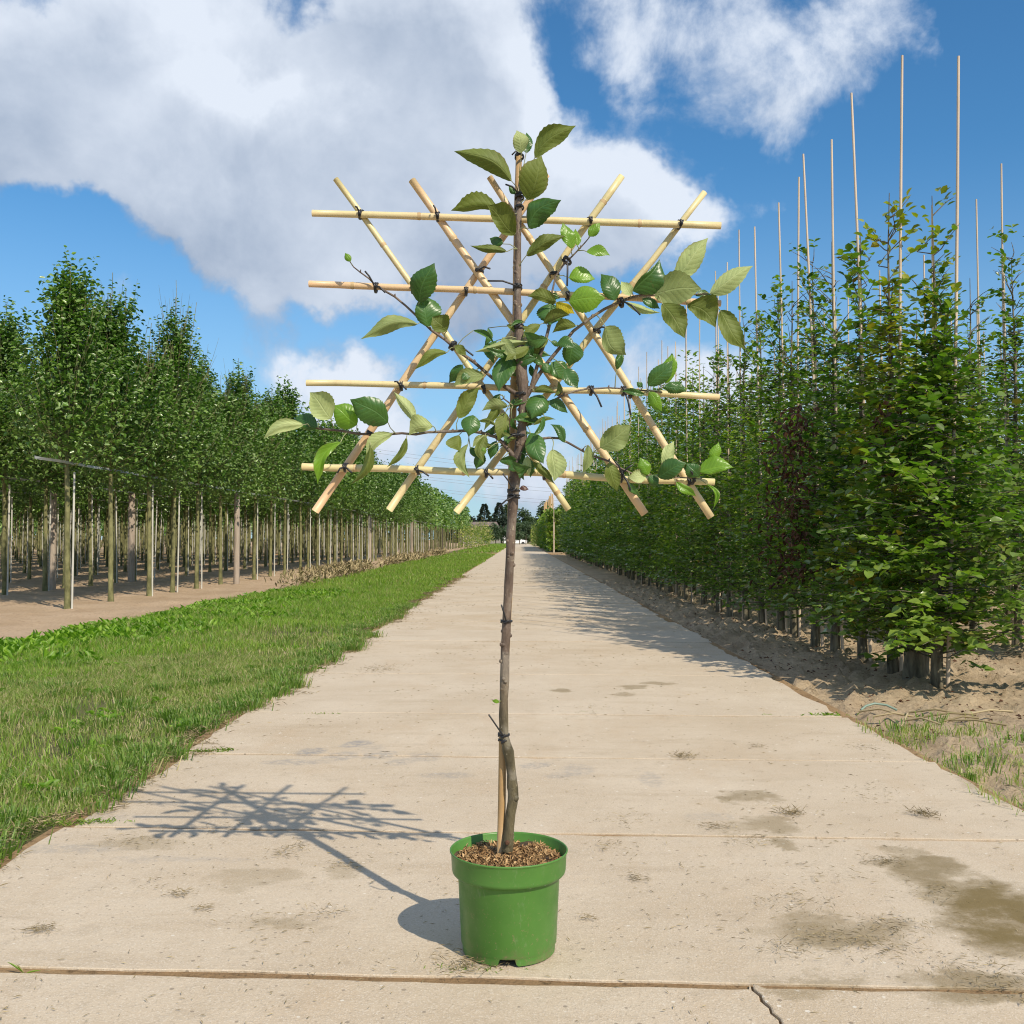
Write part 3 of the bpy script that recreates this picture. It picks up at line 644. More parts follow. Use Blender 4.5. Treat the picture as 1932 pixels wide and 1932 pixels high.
keep = first + rest[:292 - len(first)]; far = rest[292 - len(first):]
ORD = ['first', 'second', 'third', 'fourth', 'fifth', 'sixth', 'seventh', 'eighth', 'ninth', 'tenth', 'eleventh', 'twelfth']
TALL = {1: 2, 2: 3, 3: 4}
cnt0 = 0
for k, (dist, row, x, y, _) in enumerate(sorted(keep, key=lambda s: (s[1], s[3]))):
    near = dist < 30 and row < 2; midr = dist < 62
    if row == 0:
        idx = cnt0; cnt0 += 1
    if near: c, t = PC[TALL.get(idx, idx % 4) if row == 0 else int(rng.integers(0, 4))]
    elif midr: c, t = PC1[int(rng.integers(0, 3))]
    else: c, t = PC2[int(rng.integers(0, 3))]
    if row == 0 and idx < 12:
        lab = f'{ORD[idx]} leafy young tree from the near end of the front row beside the dirt strip'; grp = 'young trees in the orchard rows on the left'
    elif row == 0: lab = 'young tree with a tall leafy crown further along the front row beside the grass verge'; grp = 'young trees in the orchard rows on the left'
    elif row < 3: lab = f'young tree with a slim mossy trunk in the {ORD[row]} orchard row back from the verge'; grp = 'young trees in the orchard rows on the left'
    else: lab = 'young tree with a thin trunk deep inside the orchard behind the front rows'; grp = 'young trees in the orchard rows on the left'
    o = thing('nursery_tree', lab, 'tree', (x, y, -.05), grp)
    s = rng.uniform(.92, 1.06); o.scale = (1, 1, 1)
    tr = link('trunk', t, o); tr.rotation_euler.z = rng.uniform(0, 6.28)
    cr = link('crown', c, o); cr.rotation_euler.z = rng.uniform(0, 6.28); cr.scale = (1, 1, s if row == 0 and idx in (2, 3) else s)
    if rng.random() < .85 and dist < 75:
        st = link('stake', STK, o, (.07 + rng.uniform(-.01, .02), rng.uniform(-.03, .03), 0)); st.rotation_euler = (rng.normal(0, .012), rng.normal(0, .012), 0)
# the deepest trees, one mass
bt = MB(); cs = []
for (dist, row, x, y, _) in far:
    bt.tube([(x, y, -.05), (x, y, 2.3)], .045, 3, cap=False)
    n = 110; t = rng.random(n); a = rng.uniform(0, 6.28, n); rr = (.75 * (1 - t * .55)) * np.sqrt(rng.random(n))
    Pn = np.stack([x + np.cos(a) * rr, y + np.sin(a) * rr, 2.0 + 3.0 * t], 1); L = rng.uniform(.22, .34, n)
    cs.append(leaf_verts(Pn, rdir(rng, n), rng.normal(0, 1, n), L, L * .65, 1))
V, F = gather(cs)
nv = len(bt.v); V2 = np.concatenate([np.array(bt.v), V]); 
fm = mesh_np('far_orchard', V2, [np.array(bt.f), F + nv], [M['pear_bark'], M['pear_leaf']], mi=[0] * len(bt.f) + [1] * len(F))
link('far_orchard', fm, kind='stuff', label='far rows of the orchard reading as one mass of thin trunks and crowns', category='trees')
mass = []; tb = MB()
for row in range(9):
    x = -41 - 5 * row; y = 14.0
    while y < 150:
        n = 60; a = rng.uniform(0, 6.28, n); t = rng.random(n); rr = 2.0 * np.sqrt(rng.random(n))
        Pn = np.stack([x + np.cos(a) * rr, y + np.sin(a) * rr, 1.5 + 3.3 * t], 1); L = rng.uniform(.4, .6, n)
        mass.append(leaf_verts(Pn, rdir(rng, n), rng.normal(0, 1, n), L, L * .65, 1)); 
        for q in range(3): tb.tube([(x + rng.uniform(-1, 1), y + q, -.05), (x, y + q, 2.0)], .05, 3, cap=False)
        y += 3.2
V, F = gather(mass); V2 = np.concatenate([np.array(tb.v), V])
link('deep_orchard', mesh_np('deep_orchard', V2, [np.array(tb.f), F + len(tb.v)], [M['pear_bark'], M['pear_leaf']], mi=[0] * len(tb.f) + [1] * len(F)), kind='stuff', label='deepest orchard rows on the left closing the view between the trunks', category='trees')
# support bands and thick posts of the orchard
for row in range(4):
    x = -6.98 - 2.85 * row + .06; b = MB(); ya = (14.5, 15.4, 17, 20)[row]; n = 60
    pts = []
    for i in range(n + 1):
        yy = ya + (130 - ya) * (i / n) ** 1.5; pts.append((x, yy))
    for i in range(n):
        (x0, y0), (x1, y1) = pts[i], pts[i + 1]; tw0 = math.sin(i * .9) * .5; tw1 = math.sin((i + 1) * .9) * .5
        wd = .021
        z0 = 2.19 - .004 * math.sin(i * 2.1); z1 = 2.19 - .004 * math.sin((i + 1) * 2.1)
        dx0, dz0, dx1, dz1 = wd * math.sin(tw0), wd * math.cos(tw0), wd * math.sin(tw1), wd * math.cos(tw1)
        A = [(x0 - dx0, y0, z0 - dz0), (x1 - dx1, y1, z1 - dz1), (x1 + dx1, y1, z1 + dz1), (x0 + dx0, y0, z0 + dz0)]
        B = [(p[0] + .003, p[1], p[2]) for p in A]
        b.add(A + B, [(0, 1, 2, 3), (7, 6, 5, 4), (0, 4, 5, 1), (3, 2, 6, 7)])
    link('support_band', b.mesh('support_band', [M['band']], False), label=f'grey flat support band strung along the {("front","second","third","fourth")[row]} orchard row at crown height', category='band', group='support bands of the orchard rows')
def post(x, y, h, r, label, group='thick wooden posts in the orchard rows'):
    b = MB(); b.tube([(0, 0, -.06), (.005, 0, h * .5), (0, 0, h - .012), (0, 0, h)], [r, r * .98, r * .95, r * .85], 12)
    link('wooden_post', b.mesh('wooden_post', [M['post_wood']]), loc=(x, y, -.04), label=label, category='post', group=group)
post(-9.9, 21.6, 2.15, .075, 'thick weathered wooden post with a flat top, leftmost post in the orchard')
post(-9.75, 25.6, 2.2, .085, 'thick wooden post standing behind the third trunk of the front orchard row')
post(-6.72, 24.2, 2.15, .07, 'thick wooden post standing in the front orchard row itself')
post(-7.0, 47.5, 2.6, .08, 'wooden post further along the front orchard row')
post(-7.0, 66, 3.1, .09, 'tall wooden post at the far part of the front orchard row')
post(-7.0, 92, 3.1, .09, 'distant tall wooden post near the far end of the front orchard row')

# ---- hedge trees with canes on the right
def twig_leaves(r, starts, dirs, lens, per, lf, spread=.02):
    """flat sprays: leaves alternate left and right along each twig"""
    Ps, Ds, Rl = [], [], []
    for s, d, ln in zip(starts, dirs, lens):
        n = max(3, int(ln * per)); t = np.linspace(.12, 1, n)
        sag = -.12 * ln * t ** 2
        pts = s + d * ln * t[:, None]; pts[:, 2] += sag
        side = np.cross(d, (0, 0, 1)); side = side / (np.linalg.norm(side) + 1e-6)
        sg = np.where(np.arange(n) % 2, 1, -1)[:, None]
        dd = d * .65 + side * sg * .8 + r.normal(size=(n, 3)) * .28
        Ps.append(pts + r.normal(size=(n, 3)) * spread); Ds.append(dd); Rl.append(r.normal(0, .35, n))
    return np.concatenate(Ps), np.concatenate(Ds), np.concatenate(Rl)
def hedge_skel(seed, dense_top=3.0, tip=3.9, hx=.42, hy=.42, ntw=260, z0=.28):
    r = np.random.default_rng(seed); S, D, L = [], [], []
    for k in range(ntw):
        z = z0 + .1 + (dense_top - z0) * (k + r.random()) / ntw; q = z / dense_top; f = 1 if q < .5 else 1 - .68 * (q - .5) / .5
        bx, by = r.uniform(-.3, .3) * hx * f, r.uniform(-1, 1) * hy * .8 * f ** 1.3
        a = r.uniform(0, 6.28); d = np.array([math.cos(a), math.sin(a) * .8, r.uniform(-.15, .55)]); d /= np.linalg.norm(d)
        ln = f * hx * r.uniform(.65, 1.45)
        S.append(np.array([bx, by, z - .08])); D.append(d); L.append(ln)
    for k in range(20):    # thinning top
        z = dense_top + (tip - dense_top) * r.random() ** 1.6 - .1; a = r.uniform(0, 6.28)
        d = np.array([math.cos(a), math.sin(a), r.uniform(.5, 1.6)]); d /= np.linalg.norm(d)
        S.append(np.array([r.normal(0, .04), r.normal(0, .06), z])); D.append(d); L.append(r.uniform(.12, .36) * (1.15 - .5 * (z - dense_top) / (tip - dense_top)))
    return r, S, D, L
def hedge_mesh(seed, lod, mats, **kw):
    r, S, D, L = hedge_skel(seed, **kw)
    if lod: 
        ii = np.arange(0, len(S), 1 if lod == 1 else 2); S = [S[i] for i in ii]; D = [D[i] for i in ii]; L = [L[i] for i in ii]
    Pn, Dn, Rl = twig_leaves(r, S, D, L, (30, 21, 13)[lod], .06, (.016, .03, .05)[lod])
    n = len(Pn); Ln = r.uniform(.05, .085, n) * (1, 1.35, 2.3)[lod]; W = Ln * r.uniform(.58, .75, n)
    return Pn, Dn, Rl, Ln, W, S, D, L
def hedge_wood(S, D, L, top, n=6, twigs=True, seed=0, lead=True):
    b = MB(); r = random.Random(seed)
    hh = top if lead else top * .8
    pts = [(r.uniform(-.015, .015), r.uniform(-.015, .015), z) for z in np.linspace(-.03, hh, 9)]
    b.tube(pts, [.05, .036, .031, .027, .024, .018, .012, .007, .003], n, cap=False, jit=.06)
    if twigs:
        for i, (s, d, l) in enumerate(zip(S, D, L)):
            if i % 2 and s[2] < 2.6: continue
            s = Vector(s); d = Vector(d); b.tube([(0, 0, s.z - .04), s, s + d * l * .5, s + d * l + Vector((0, 0, -.1 * l))], [.006, .005, .004, .002], 3, cap=False)
    return b.mesh('trunk', [M['hedge_bark']])
def cane_mesh(h, r=.011, lean=(0, 0), bow=.02):
    b = MB(); n = 14; pts = []; rad = []
    for i in range(n + 1):
        t = i / n; pts.append((lean[0] * t + bow * math.sin(t * 3.14), lean[1] * t, -.05 + t * h)); rad.append(r * (1.15 - .4 * t) * (1.1 if i % 2 else 1))
    b.tube(pts, rad, 6); return b.mesh('cane', [M['cane_far']])
LEAFY = []
for i in range(5):
    Pn, Dn, Rl, Ln, W, S, D, L = hedge_mesh(400 + i, 0, None, dense_top=2.95 + .2 * (i % 3), tip=3.8 + .25 * (i % 3), hx=.40)
    V, F = leaf_verts(Pn, Dn, Rl, Ln, W, 0, .15, .1)
    LEAFY.append((mesh_np('crown', V, F, [M['hedge_leaf']]), hedge_wood(S, D, L, 3.9, seed=i)))
LF1 = []
for i in range(4):
    Pn, Dn, Rl, Ln, W, S, D, L = hedge_mesh(500 + i, 1, None, dense_top=3.5 + .2 * (i % 3), tip=4.3, hx=.42)
    V, F = leaf_verts(Pn, Dn, Rl, Ln, W, 1, .15, .1)
    LF1.append((mesh_np('crown', V, F, [M['hedge_leaf']]), hedge_wood(S, D, L, 4.0, 5, False, i)))
LF2 = []
for i in range(4):
    Pn, Dn, Rl, Ln, W, S, D, L = hedge_mesh(600 + i, 2, None, dense_top=3.6 + .2 * (i % 3), tip=4.4, hx=.45)
    V, F = leaf_verts(Pn, Dn, Rl, Ln, W, 1, .15, .1)
    LF2.append((mesh_np('crown', V, F, [M['hedge_leaf']]), hedge_wood(S, D, L, 4.0, 4, False, i)))
CANES = [cane_mesh(4.75 + .1 * i, .0115, (.04 * (i - 1), .02 * (i % 2)), .02 * (i - 1)) for i in range(4)]
HG = 'pleached hedge trees with tall canes on the right'
ROWX = 2.97
hx_spots = []
ys1 = [7.5, 8.3, 9.05, 9.7, 10.35, 11.15, 11.8, 12.75]
while ys1[-1] < 66: ys1.append(ys1[-1] + .78)
for i, y in enumerate(ys1): hx_spots.append((0, i, ROWX + rng.normal(0, .035) - .0 * i, y))
for row, (x0, st, en) in enumerate(((4.9, 9.4, 62), (6.85, 12.8, 50), (8.8, 16.5, 40)), 1):
    y = st; i = 0
    while y < en: hx_spots.append((row, i, x0 + rng.normal(0, .04), y)); y += .82; i += 1
# six leaf shapes shared by all the separately built leaves
def one_leaf(seed, mat):
    r = np.random.default_rng(seed); n = 7; V = []; F = []
    tt = np.linspace(0, 1, n)
    for i, t in enumerate(tt):
        wdt = math.sin(math.pi * t ** .85) ** .8 * .33 if 0 < t < 1 else .003
        z = -.12 * t * t + .02 * r.normal()
        V += [(wdt, t, z + wdt * .35 + .02 * r.normal()), (0, t, z), (-wdt, t, z + wdt * .35 + .02 * r.normal())]
    for i in range(n - 1):
        a = i * 3; F += [(a, a + 1, a + 4, a + 3), (a + 1, a + 2, a + 5, a + 4)]
    me = bpy.data.meshes.new('leaf'); me.from_pydata(V, [], F); me.materials.append(mat)
    me.polygons.foreach_set('use_smooth', [True] * len(F)); me.update(); return me
LSH = {k: [one_leaf(s, M[k]) for s in range(4)] for k in ('hedge_leaf', 'hedge_leaf_yellowish')}
def lay_leaf(parent, p, d, roll, ln, me):
    D, S, U = frames(np.array([d]), np.array([roll])); D, S, U = Vector(D[0]), Vector(S[0]), Vector(U[0])
    o = bpy.data.objects.new('leaf', me); COL.objects.link(o); o.parent = parent
    m = Matrix((S, D, U)).transposed().to_4x4() @ Matrix.Scale(ln, 4); m.translation = Vector(p); o.matrix_local = m
CT = {0: (1803, 112, 7.5), 1: (1698, 110, 8.3), 2: (1603, 180, 9.05), 3: (1566, 267, 9.7), 4: (1513, 294, 10.35), 5: (1505, 337, 11.15), 6: (1467, 385, 11.8), 7: (1422, 430, 12.75)}
def special_tree(i, x, y, seed, mat, label, kw, nsep, per=30):
    o = thing('hedge_tree', label, 'tree', (x, y, -.05), HG)
    r, S, D, L = hedge_skel(seed, **kw)
    Pn, Dn, Rl = twig_leaves(r, S, D, L, per, .06, .016); n = len(Pn)
    Ln = r.uniform(.06, .095, n); W = Ln * r.uniform(.6, .78, n)
    # the leaves that show largest (outer, facing the open end) are objects of their own
    key = -(Pn[:, 1]) * 1.0 - Pn[:, 0] * .5 + r.normal(0, .08, n); idx = np.argsort(-key); sep = idx[:nsep]; rem = idx[nsep:]
    for j in sep: lay_leaf(o, Pn[j], Dn[j], Rl[j], Ln[j] * 1.08, LSH[mat][j % 4])
    V, F = leaf_verts(Pn[rem], Dn[rem], Rl[rem], Ln[rem], W[rem], 0, .15, .1)
    link('foliage', mesh_np('foliage', V, F, [M[mat]]), o, kind='stuff')
    link('trunk', hedge_wood(S, D, L, kw.get('tip', 3.9), 9, True, seed), o)
    return o
for (row, i, x, y) in hx_spots:
    if row == 0 and i in (0, 1, 2):
        kw = [dict(dense_top=2.5, tip=3.6, hx=.62, hy=.55, ntw=400, z0=.22), dict(dense_top=2.95, tip=3.9, hx=.44, hy=.42, ntw=280), dict(dense_top=3.0, tip=3.8, hx=.44, hy=.4, ntw=240)][i]
        lab = ['bushy sunlit hedge tree with a wide leafy skirt ending the front hedge row',
               'hedge tree with yellowish green top, second from the near end of the front hedge row',
               'hedge tree standing third from the near end of the front hedge row'][i]
        o = special_tree(i, x, y, 700 + i, ['hedge_leaf', 'hedge_leaf_yellowish', 'hedge_leaf'][i], lab, kw, [300, 220, 150][i])
        if i == 0:   # the yellow-green upper growth of the end tree
            r, S, D, L = hedge_skel(731, dense_top=2.7, tip=3.7, hx=.36, hy=.30, ntw=50, z0=1.8)
            Pn, Dn, Rl = twig_leaves(r, S, D, L, 26, .06); n = len(Pn); Ln = r.uniform(.045, .08, n)
            V, F = leaf_verts(Pn, Dn, Rl, Ln, Ln * .65, 0, .15, .1); link('foliage', mesh_np('foliage', V, F, [M['hedge_leaf_yellowish']]), o, kind='stuff', label='yellow green upper growth')
    else:
        if y < 17 or (row and y < 15): c, t = LEAFY[int(rng.integers(0, 5))]
        elif y < 34: c, t = LF1[int(rng.integers(0, 4))]
        else: c, t = LF2[int(rng.integers(0, 4))]
        if row == 0 and i < 12: lab = f'{ORD[i]} hedge tree from the near end of the front row' + (', with dead brown leaves' if i in (3, 4) else ', beside the concrete road')
        elif row == 0: lab = 'hedge tree with a tall cane further along the front hedge row beside the concrete road'
        else: lab = f'hedge tree with a tall cane in the {ORD[row]} hedge row back from the road'
        o = thing('hedge_tree', lab, 'tree', (x, y, -.05), HG)
        tr = link('trunk', t, o); cr = link('crown', c, o)
        a = rng.choice([0, math.pi]); tr.rotation_euler.z = a; cr.rotation_euler.z = a; cr.scale = (1, 1, rng.uniform(.96, 1.05))
    if row == 0 and i in CT:
        px, py, Y = CT[i]; top = P(px, py, Y + .02); h = top.z + .05
        me = cane_mesh(h + .05, .0125, (top.x - x - .05, .02), .015 * (-1) ** i)
        link('cane', me, o, (.05, -.05, 0))
    elif y < 50 or rng.random() < .6:
        cn = link('cane', CANES[int(rng.integers(0, 4))], o, (rng.uniform(-.06, .06), rng.uniform(-.06, .06), 0)); cn.rotation_euler.z = rng.uniform(0, 6.28)
        cn.scale = (1, 1, rng.uniform(.93, 1.02) if row else rng.uniform(.97, 1.06) * (1 + max(0, y - 15) * .002))
# extra canes of the end tree
e0 = [o for o in COL.objects if o.name.startswith('hedge_tree')][0]
def dead(tree_loc, n, cx, cy, z0, z1, sx, sy, seed, parent):
    r = np.random.default_rng(seed); Pn = np.stack([r.normal(cx, sx, n), r.normal(cy, sy, n), r.uniform(z0, z1, n)], 1)
    D = rdir(r, n, -.7); L = r.uniform(.04, .08, n); V, F = leaf_verts(Pn, D, r.normal(0, 1, n), L, L * .4, 0, .5, .4)
    link('dead_leaves', mesh_np('dead_leaves', V, F, [M['dead_leaf']]), parent, kind='stuff', label='withered brown leaves')
ht = [o for o in COL.objects if o.name.startswith('hedge_tree')]
dead(None, 420, -.38, -.1, .7, 2.3, .08, .14, 5, ht[3]); dead(None, 200, -.36, .1, .6, 2.2, .1, .12, 6, ht[4])
dead(None, 160, -.1, -.42, 1.55, 2.15, .08, .1, 7, ht[1])
b = MB(); b.tube([(0, 0, -.05), (0, 0, .1), (0, 0, .2), (0, 0, .3), (0, 0, .42), (.0, 0, .44)], [.098, .092, .09, .091, .088, .075], 22, jit=.10)
link('wooden_post', b.mesh('wooden_post', [M['hedge_bark']]), loc=(3.03, 7.9, -.04), label='stout weathered wooden post stump between the two nearest hedge trees', category='post')  # darker bark material carries the shade on this post in its colour

# far block of hedge past the crossing track
FB = thing('far_hedge', 'clipped hedge block standing past the crossing dirt track on the right', 'hedge', (2.9, 80, -.05))
Pn = []; n = 9000; r = rng
face = np.stack([rng.uniform(-.75, 2.8, n), rng.uniform(0, 46, n), rng.uniform(.25, 3.25, n)], 1)
face[: n // 2, 0] = -.75 + np.abs(rng.normal(0, .12, n // 2)); face[n // 2: n * 3 // 4, 1] = np.abs(rng.normal(0, .15, n // 4)); face[n * 3 // 4:, 2] = 3.1 + rng.normal(0, .25, n - n * 3 // 4)
L = rng.uniform(.22, .34, n); V, F = leaf_verts(face, rdir(rng, n), rng.normal(0, 1, n), L, L * .7, 1)
link('crown', mesh_np('crown', V, F, [M['hedge_leaf']]), FB)
core = MB(); core.box((-.6, .3, .35), (2.7, 46, 3.0)); link('inner_growth', core.mesh('inner_growth', [M['hedge_leaf']], False), FB)
co = MB()
for k in range(16):
    yy = 2 + k * 1.9; zt_ = 4.75 + rng.uniform(-.15, .15); xx = -.35 + rng.uniform(-.05, .05)
    c_ = MB(); c_.tube([(xx, yy, 0), (xx, yy, zt_)], .045, 5); link('cane', c_.mesh('cane', [M['cane_orange']]), FB)
b = MB(); b.tube([(0, 0, 0), (0, 0, 2.35)], [.055, .05], 8); pp = thing('wooden_pole', 'slim pale wooden pole at the corner of the far hedge past the crossing track', 'pole', (P(1045, 1037, 79).x, 79, -.04))
link('lower_pole', b.mesh('lower_pole', [M['cane_far']]), pp); b = MB(); b.tube([(0, 0, 2.3), (0, 0, 4.2)], .025, 6); link('upper_pole', b.mesh('upper_pole', [M['cane_far']]), pp)

# ---- far end: treeline, shed, van, weeds, wires
def lumpy(seed, h, wdt, n, mat, L0, L1, conifer=False, z0=.1):
    r = np.random.default_rng(seed)
    if conifer:
        t = r.random(n) ** .8; a = r.uniform(0, 6.28, n); lay = (1 + .28 * np.sin(t * 42 + a)) 
        rr = wdt * .5 * (1 - t) ** .85 * lay * np.sqrt(r.uniform(.45, 1, n)) + .05; Pn = np.stack([np.cos(a) * rr, np.sin(a) * rr, h * (z0 + (1 - z0) * t)], 1)
        D = np.stack([np.cos(a), np.sin(a), r.normal(-.1, .25, n)], 1)
    else:
        Ps = []
        k = 16
        for i in range(k):
            c = np.array([r.normal(0, .24) * wdt, r.normal(0, .22) * wdt, h * r.uniform(z0 + .14, .86)]); f = 1 - abs(c[2] / h - .5) * 1.1
            rad = wdt * r.uniform(.14, .26) * (.6 + .5 * f); d = r.normal(size=(n // k, 3)); d /= np.linalg.norm(d, axis=1, keepdims=True)
            Ps.append(c + d * rad * r.uniform(.6, 1.1, (n // k, 1)) * np.array([1, 1, 1.05]))
        Pn = np.concatenate(Ps); Pn[:, 2] = np.maximum(Pn[:, 2], h * z0 * .5); D = rdir(r, len(Pn))
    m = len(Pn); L = r.uniform(L0, L1, m); V, F = leaf_verts(Pn, D, r.normal(0, 1, m), L, L * .6, 1)
    return mesh_np('crown', V, F, [M[mat]])
def far_tree(x, ytop, Y, wpx, seed, mat, label, conifer=False, name='broadleaf_tree', n=1500, z0=.1, lk=1):
    top = P(x, ytop, Y); h = top.z + .1; wd = wpx / 1932 * Y
    o = thing(name, label, 'tree', (top.x, Y, -.1))
    link('crown', lumpy(seed, h, wd, n, mat, .35 * lk * Y / 250, .7 * lk * Y / 250, conifer, z0), o)
    b = MB(); b.tube([(0, 0, 0), (.1, 0, h * .5), (0, 0, h * .85)], [h * .022, h * .014, h * .005], 6); link('trunk', b.mesh('trunk', [M['bark']]), o)
far_tree(914, 951, 235, 46, 1, 'conifer', 'dark conifer with a pointed top, leftmost of the two conifers behind the shed', True, 'conifer_tree', 2200, .0)
far_tree(942, 949, 240, 48, 2, 'conifer', 'dark conifer beside the trunk, right of the other conifer behind the shed', True, 'conifer_tree', 2200, .0)
far_tree(888, 968, 250, 40, 3, 'conifer', 'dark tree mostly hidden behind the end of the orchard', False, 'broadleaf_tree')
far_tree(963, 945, 245, 42, 4, 'far_leaf', 'tall broadleaf tree directly behind the espalier trunk')
far_tree(985, 957, 242, 40, 5, 'far_leaf', 'rounded broadleaf tree just right of the espalier trunk at the road end')
far_tree(1004, 966, 250, 32, 6, 'far_leaf', 'low broadleaf tree in the gap at the end of the road')
far_tree(1029, 938, 230, 52, 7, 'far_leaf', 'large dark broadleaf tree rising behind the far hedge canes', n=2200)
far_tree(1062, 950, 235, 50, 8, 'far_leaf', 'broadleaf tree behind the far end of the front hedge row')
far_tree(950, 968, 232, 40, 18, 'conifer', 'low dark tree between the conifer and the espalier trunk', False)
for k, (x, yt, wp) in enumerate([(921, 990, 26), (935, 984, 24), (950, 986, 26), (965, 984, 24), (980, 984, 18), (992, 982, 20), (1003, 978, 20)]):
    far_tree(x, yt, 175 + k, wp, 30 + k, 'willow_leaf', f'small grey green nursery tree, {ORD[k]} from the left in the row across the road end', name='small_tree', n=1300, z0=.14, lk=.8)
# more woodland so the horizon goes on behind the rows
V_ = []
for k in range(70):
    x = -190 + k * 5.6 + rng.normal(0, 1.5)
    n = 620; h = rng.uniform(7, 10) if not -18 < x < 14 else rng.uniform(3.2, 4.6); c = rng.normal(size=(n, 3)); c /= np.linalg.norm(c, axis=1, keepdims=True); c *= np.array([3.8, 3, 1]); c[:, 2] = h * rng.random(n) ** .8; c[:, 0] *= 1.15 - .6 * (c[:, 2] / h) ** 2; c += (x, 262 + rng.normal(0, 4), 0)
    L = rng.uniform(.6, 1.2, n); V_.append(leaf_verts(c, rdir(rng, n), rng.normal(0, 1, n), L, L * .6, 1))
V, F = gather(V_); link('treeline', mesh_np('treeline', V, F, [M['far_leaf']]), kind='stuff', label='far wooded treeline closing the horizon behind the rows', category='trees')
# shed
sp = P(913, 984, 215); shed = thing('shed', 'low shed with a brown pitched roof under the conifers at the road end', 'building', (sp.x, 215, -.1))
b = MB(); b.box((-5, 0, 0), (3.4, 7, 2.6)); link('wall', b.mesh('wall', [M['shed_wall']], False), shed)
b = MB(); b.add([(-5.4,-.5,2.5),(3.8,-.5,2.5),(2.6,3.5,sp.z+.1),(-4.2,3.5,sp.z+.1),(3.8,7.5,2.5),(-5.4,7.5,2.5)], [(0,1,2,3),(3,2,4,5),(1,4,2),(0,3,5),(0,5,4,1)]); link('roof', b.mesh('roof', [M['roof_tile']], False), shed)
# white van
vp = P(972, 1018, 196); van = thing('van', 'white van parked across the far end of the road', 'van', (vp.x, 196, -.25))
b = MB(); prof = [(-2.3,.35),(2.2,.35),(2.3,.9),(1.5,1.05),(.95,1.65),(.7,1.75),(-2.2,1.75),(-2.35,1.6)]
n = len(prof); b.add([(x, -.8, z) for x, z in prof] + [(x, .8, z) for x, z in prof], [tuple(range(n)), tuple(range(2 * n - 1, n - 1, -1))] + [(i, i + n, (i + 1) % n + n, (i + 1) % n) for i in range(n)])
link('body', b.mesh('body', [M['white_paint']], False), van)
b = MB(); b.box((.2, -.815, 1.12), (.95, .815, 1.55)); link('side_window', b.mesh('side_window', [M['car_glass']], False), van)
for wx in (-1.5, 1.5):
    for wy in (-.72, .72):
        b = MB(); b.tube([(wx, wy - .1, .33), (wx, wy + .1, .33)], .33, 14); link('wheel', b.mesh('wheel', [M['rubber']]), van)
# flowering weeds at the road end
def weeds(name, x0, x1, Y0, Y1, h, n, label):
    Pn = np.stack([rng.uniform(x0, x1, n), rng.uniform(Y0, Y1, n), rng.random(n) ** .8 * h], 1); Pn[:, 2] *= .5 + vnoise(Pn[:, 0] * 1.2, Pn[:, 1] * .4, 1, 4)
    D = rdir(rng, n, .7); L = rng.uniform(.10, .24, n); V, F = leaf_verts(Pn, D, rng.normal(0, 1, n), L, L * .45, 1)
    link(name, mesh_np(name, V, F, [M['flower_weed']]), kind='stuff', label=label, category='weeds')
weeds('flowering_weeds', -6.0, -3.3, 92, 130, 2.3, 3600, 'yellow flowering weeds at the far end of the grass verge')
weeds('flowering_weeds', 1.4, 2.1, 112, 150, 2.4, 1200, 'yellow flowering weeds along the road in front of the far hedge')
# power lines
for k, (xa, ya, xb, yb) in enumerate([(755, 854, 1100, 895), (755, 861, 1100, 902), (815, 901, 1100, 925), (815, 906, 1100, 932), (872, 928, 1100, 947), (885, 935, 1100, 954)]):
    A = P(xa, ya, 300); Bp = P(xb, yb, 300); d = Bp - A; pts = []
    for i in range(25):
        t = -1.0 + 3.0 * i / 24; q = A + d * t; q.z += (t - .5) ** 2 * 1.2 - .3; pts.append(q)
    b = MB(); b.tube(pts, .05, 4, cap=False); link('power_line', b.mesh('power_line', [M['wire']]), label=f'thin power line sagging across the sky low behind the espalier, {ORD[k]} from the top', category='power line', group='power lines crossing the sky')

# ================================================================ GRASS
def blades(n_try, x0, x1, y0, y1, hgt, wid, densf, seed, hf=None, spread=.5):
    r = np.random.default_rng(seed); X = r.uniform(x0, x1, n_try); Y = r.uniform(y0, y1, n_try)
    m = r.random(n_try) < densf(X, Y); X, Y = X[m], Y[m]; n = len(X)
    h = hgt * r.uniform(.45, 1.25, n) * (hf(X, Y) if hf else 1); a = r.uniform(0, 6.28, n); w_ = wid * r.uniform(.7, 1.3, n)
    ln = h * np.abs(r.normal(0, spread, n)) + .01; b = r.uniform(0, 6.28, n)
    base = np.stack([X, Y, np.where((X > RX0) & (X < RX1), -.004, -.03)], 1); sd = np.stack([np.cos(a), np.sin(a), 0 * a], 1) * w_[:, None] / 2
    le = np.stack([np.cos(b) * ln, np.sin(b) * ln, 0 * b], 1)
    mid = base + le * .35 + np.stack([0 * h, 0 * h, h * .6 + .02], 1); tip = base + le + np.stack([0 * h, 0 * h, h + .02], 1)
    V = np.stack([base - sd, base + sd, mid + sd * .8, mid - sd * .8, tip], 1).reshape(-1, 3); k = (np.arange(n) * 5)[:, None]
    return V, k + np.array([[0, 1, 2, 3]]), k + np.array([[3, 2, 4]])
def grass_obj(name, sets, mat, label):
    Vs, Q, T = [], [], []; o = 0
    for (V, q, t) in sets: Vs.append(V); Q.append(q + o); T.append(t + o); o += len(V)
    return link(name, mesh_np(name, np.concatenate(Vs), [np.concatenate(Q), np.concatenate(T)], [mat]), kind='stuff', label=label, category='grass')
EL = lambda Y: RX0 - .05 + (vnoise(Y, Y * 0, 1.5, 31, 5, .75) - .45) * .6          # ragged road-side edge
BL = lambda Y: -4.9 + (vnoise(Y, Y * 0 + 5, .5, 33, 4) - .5) * 1.0 - .35 * np.clip((12 - Y) / 4, 0, 1)
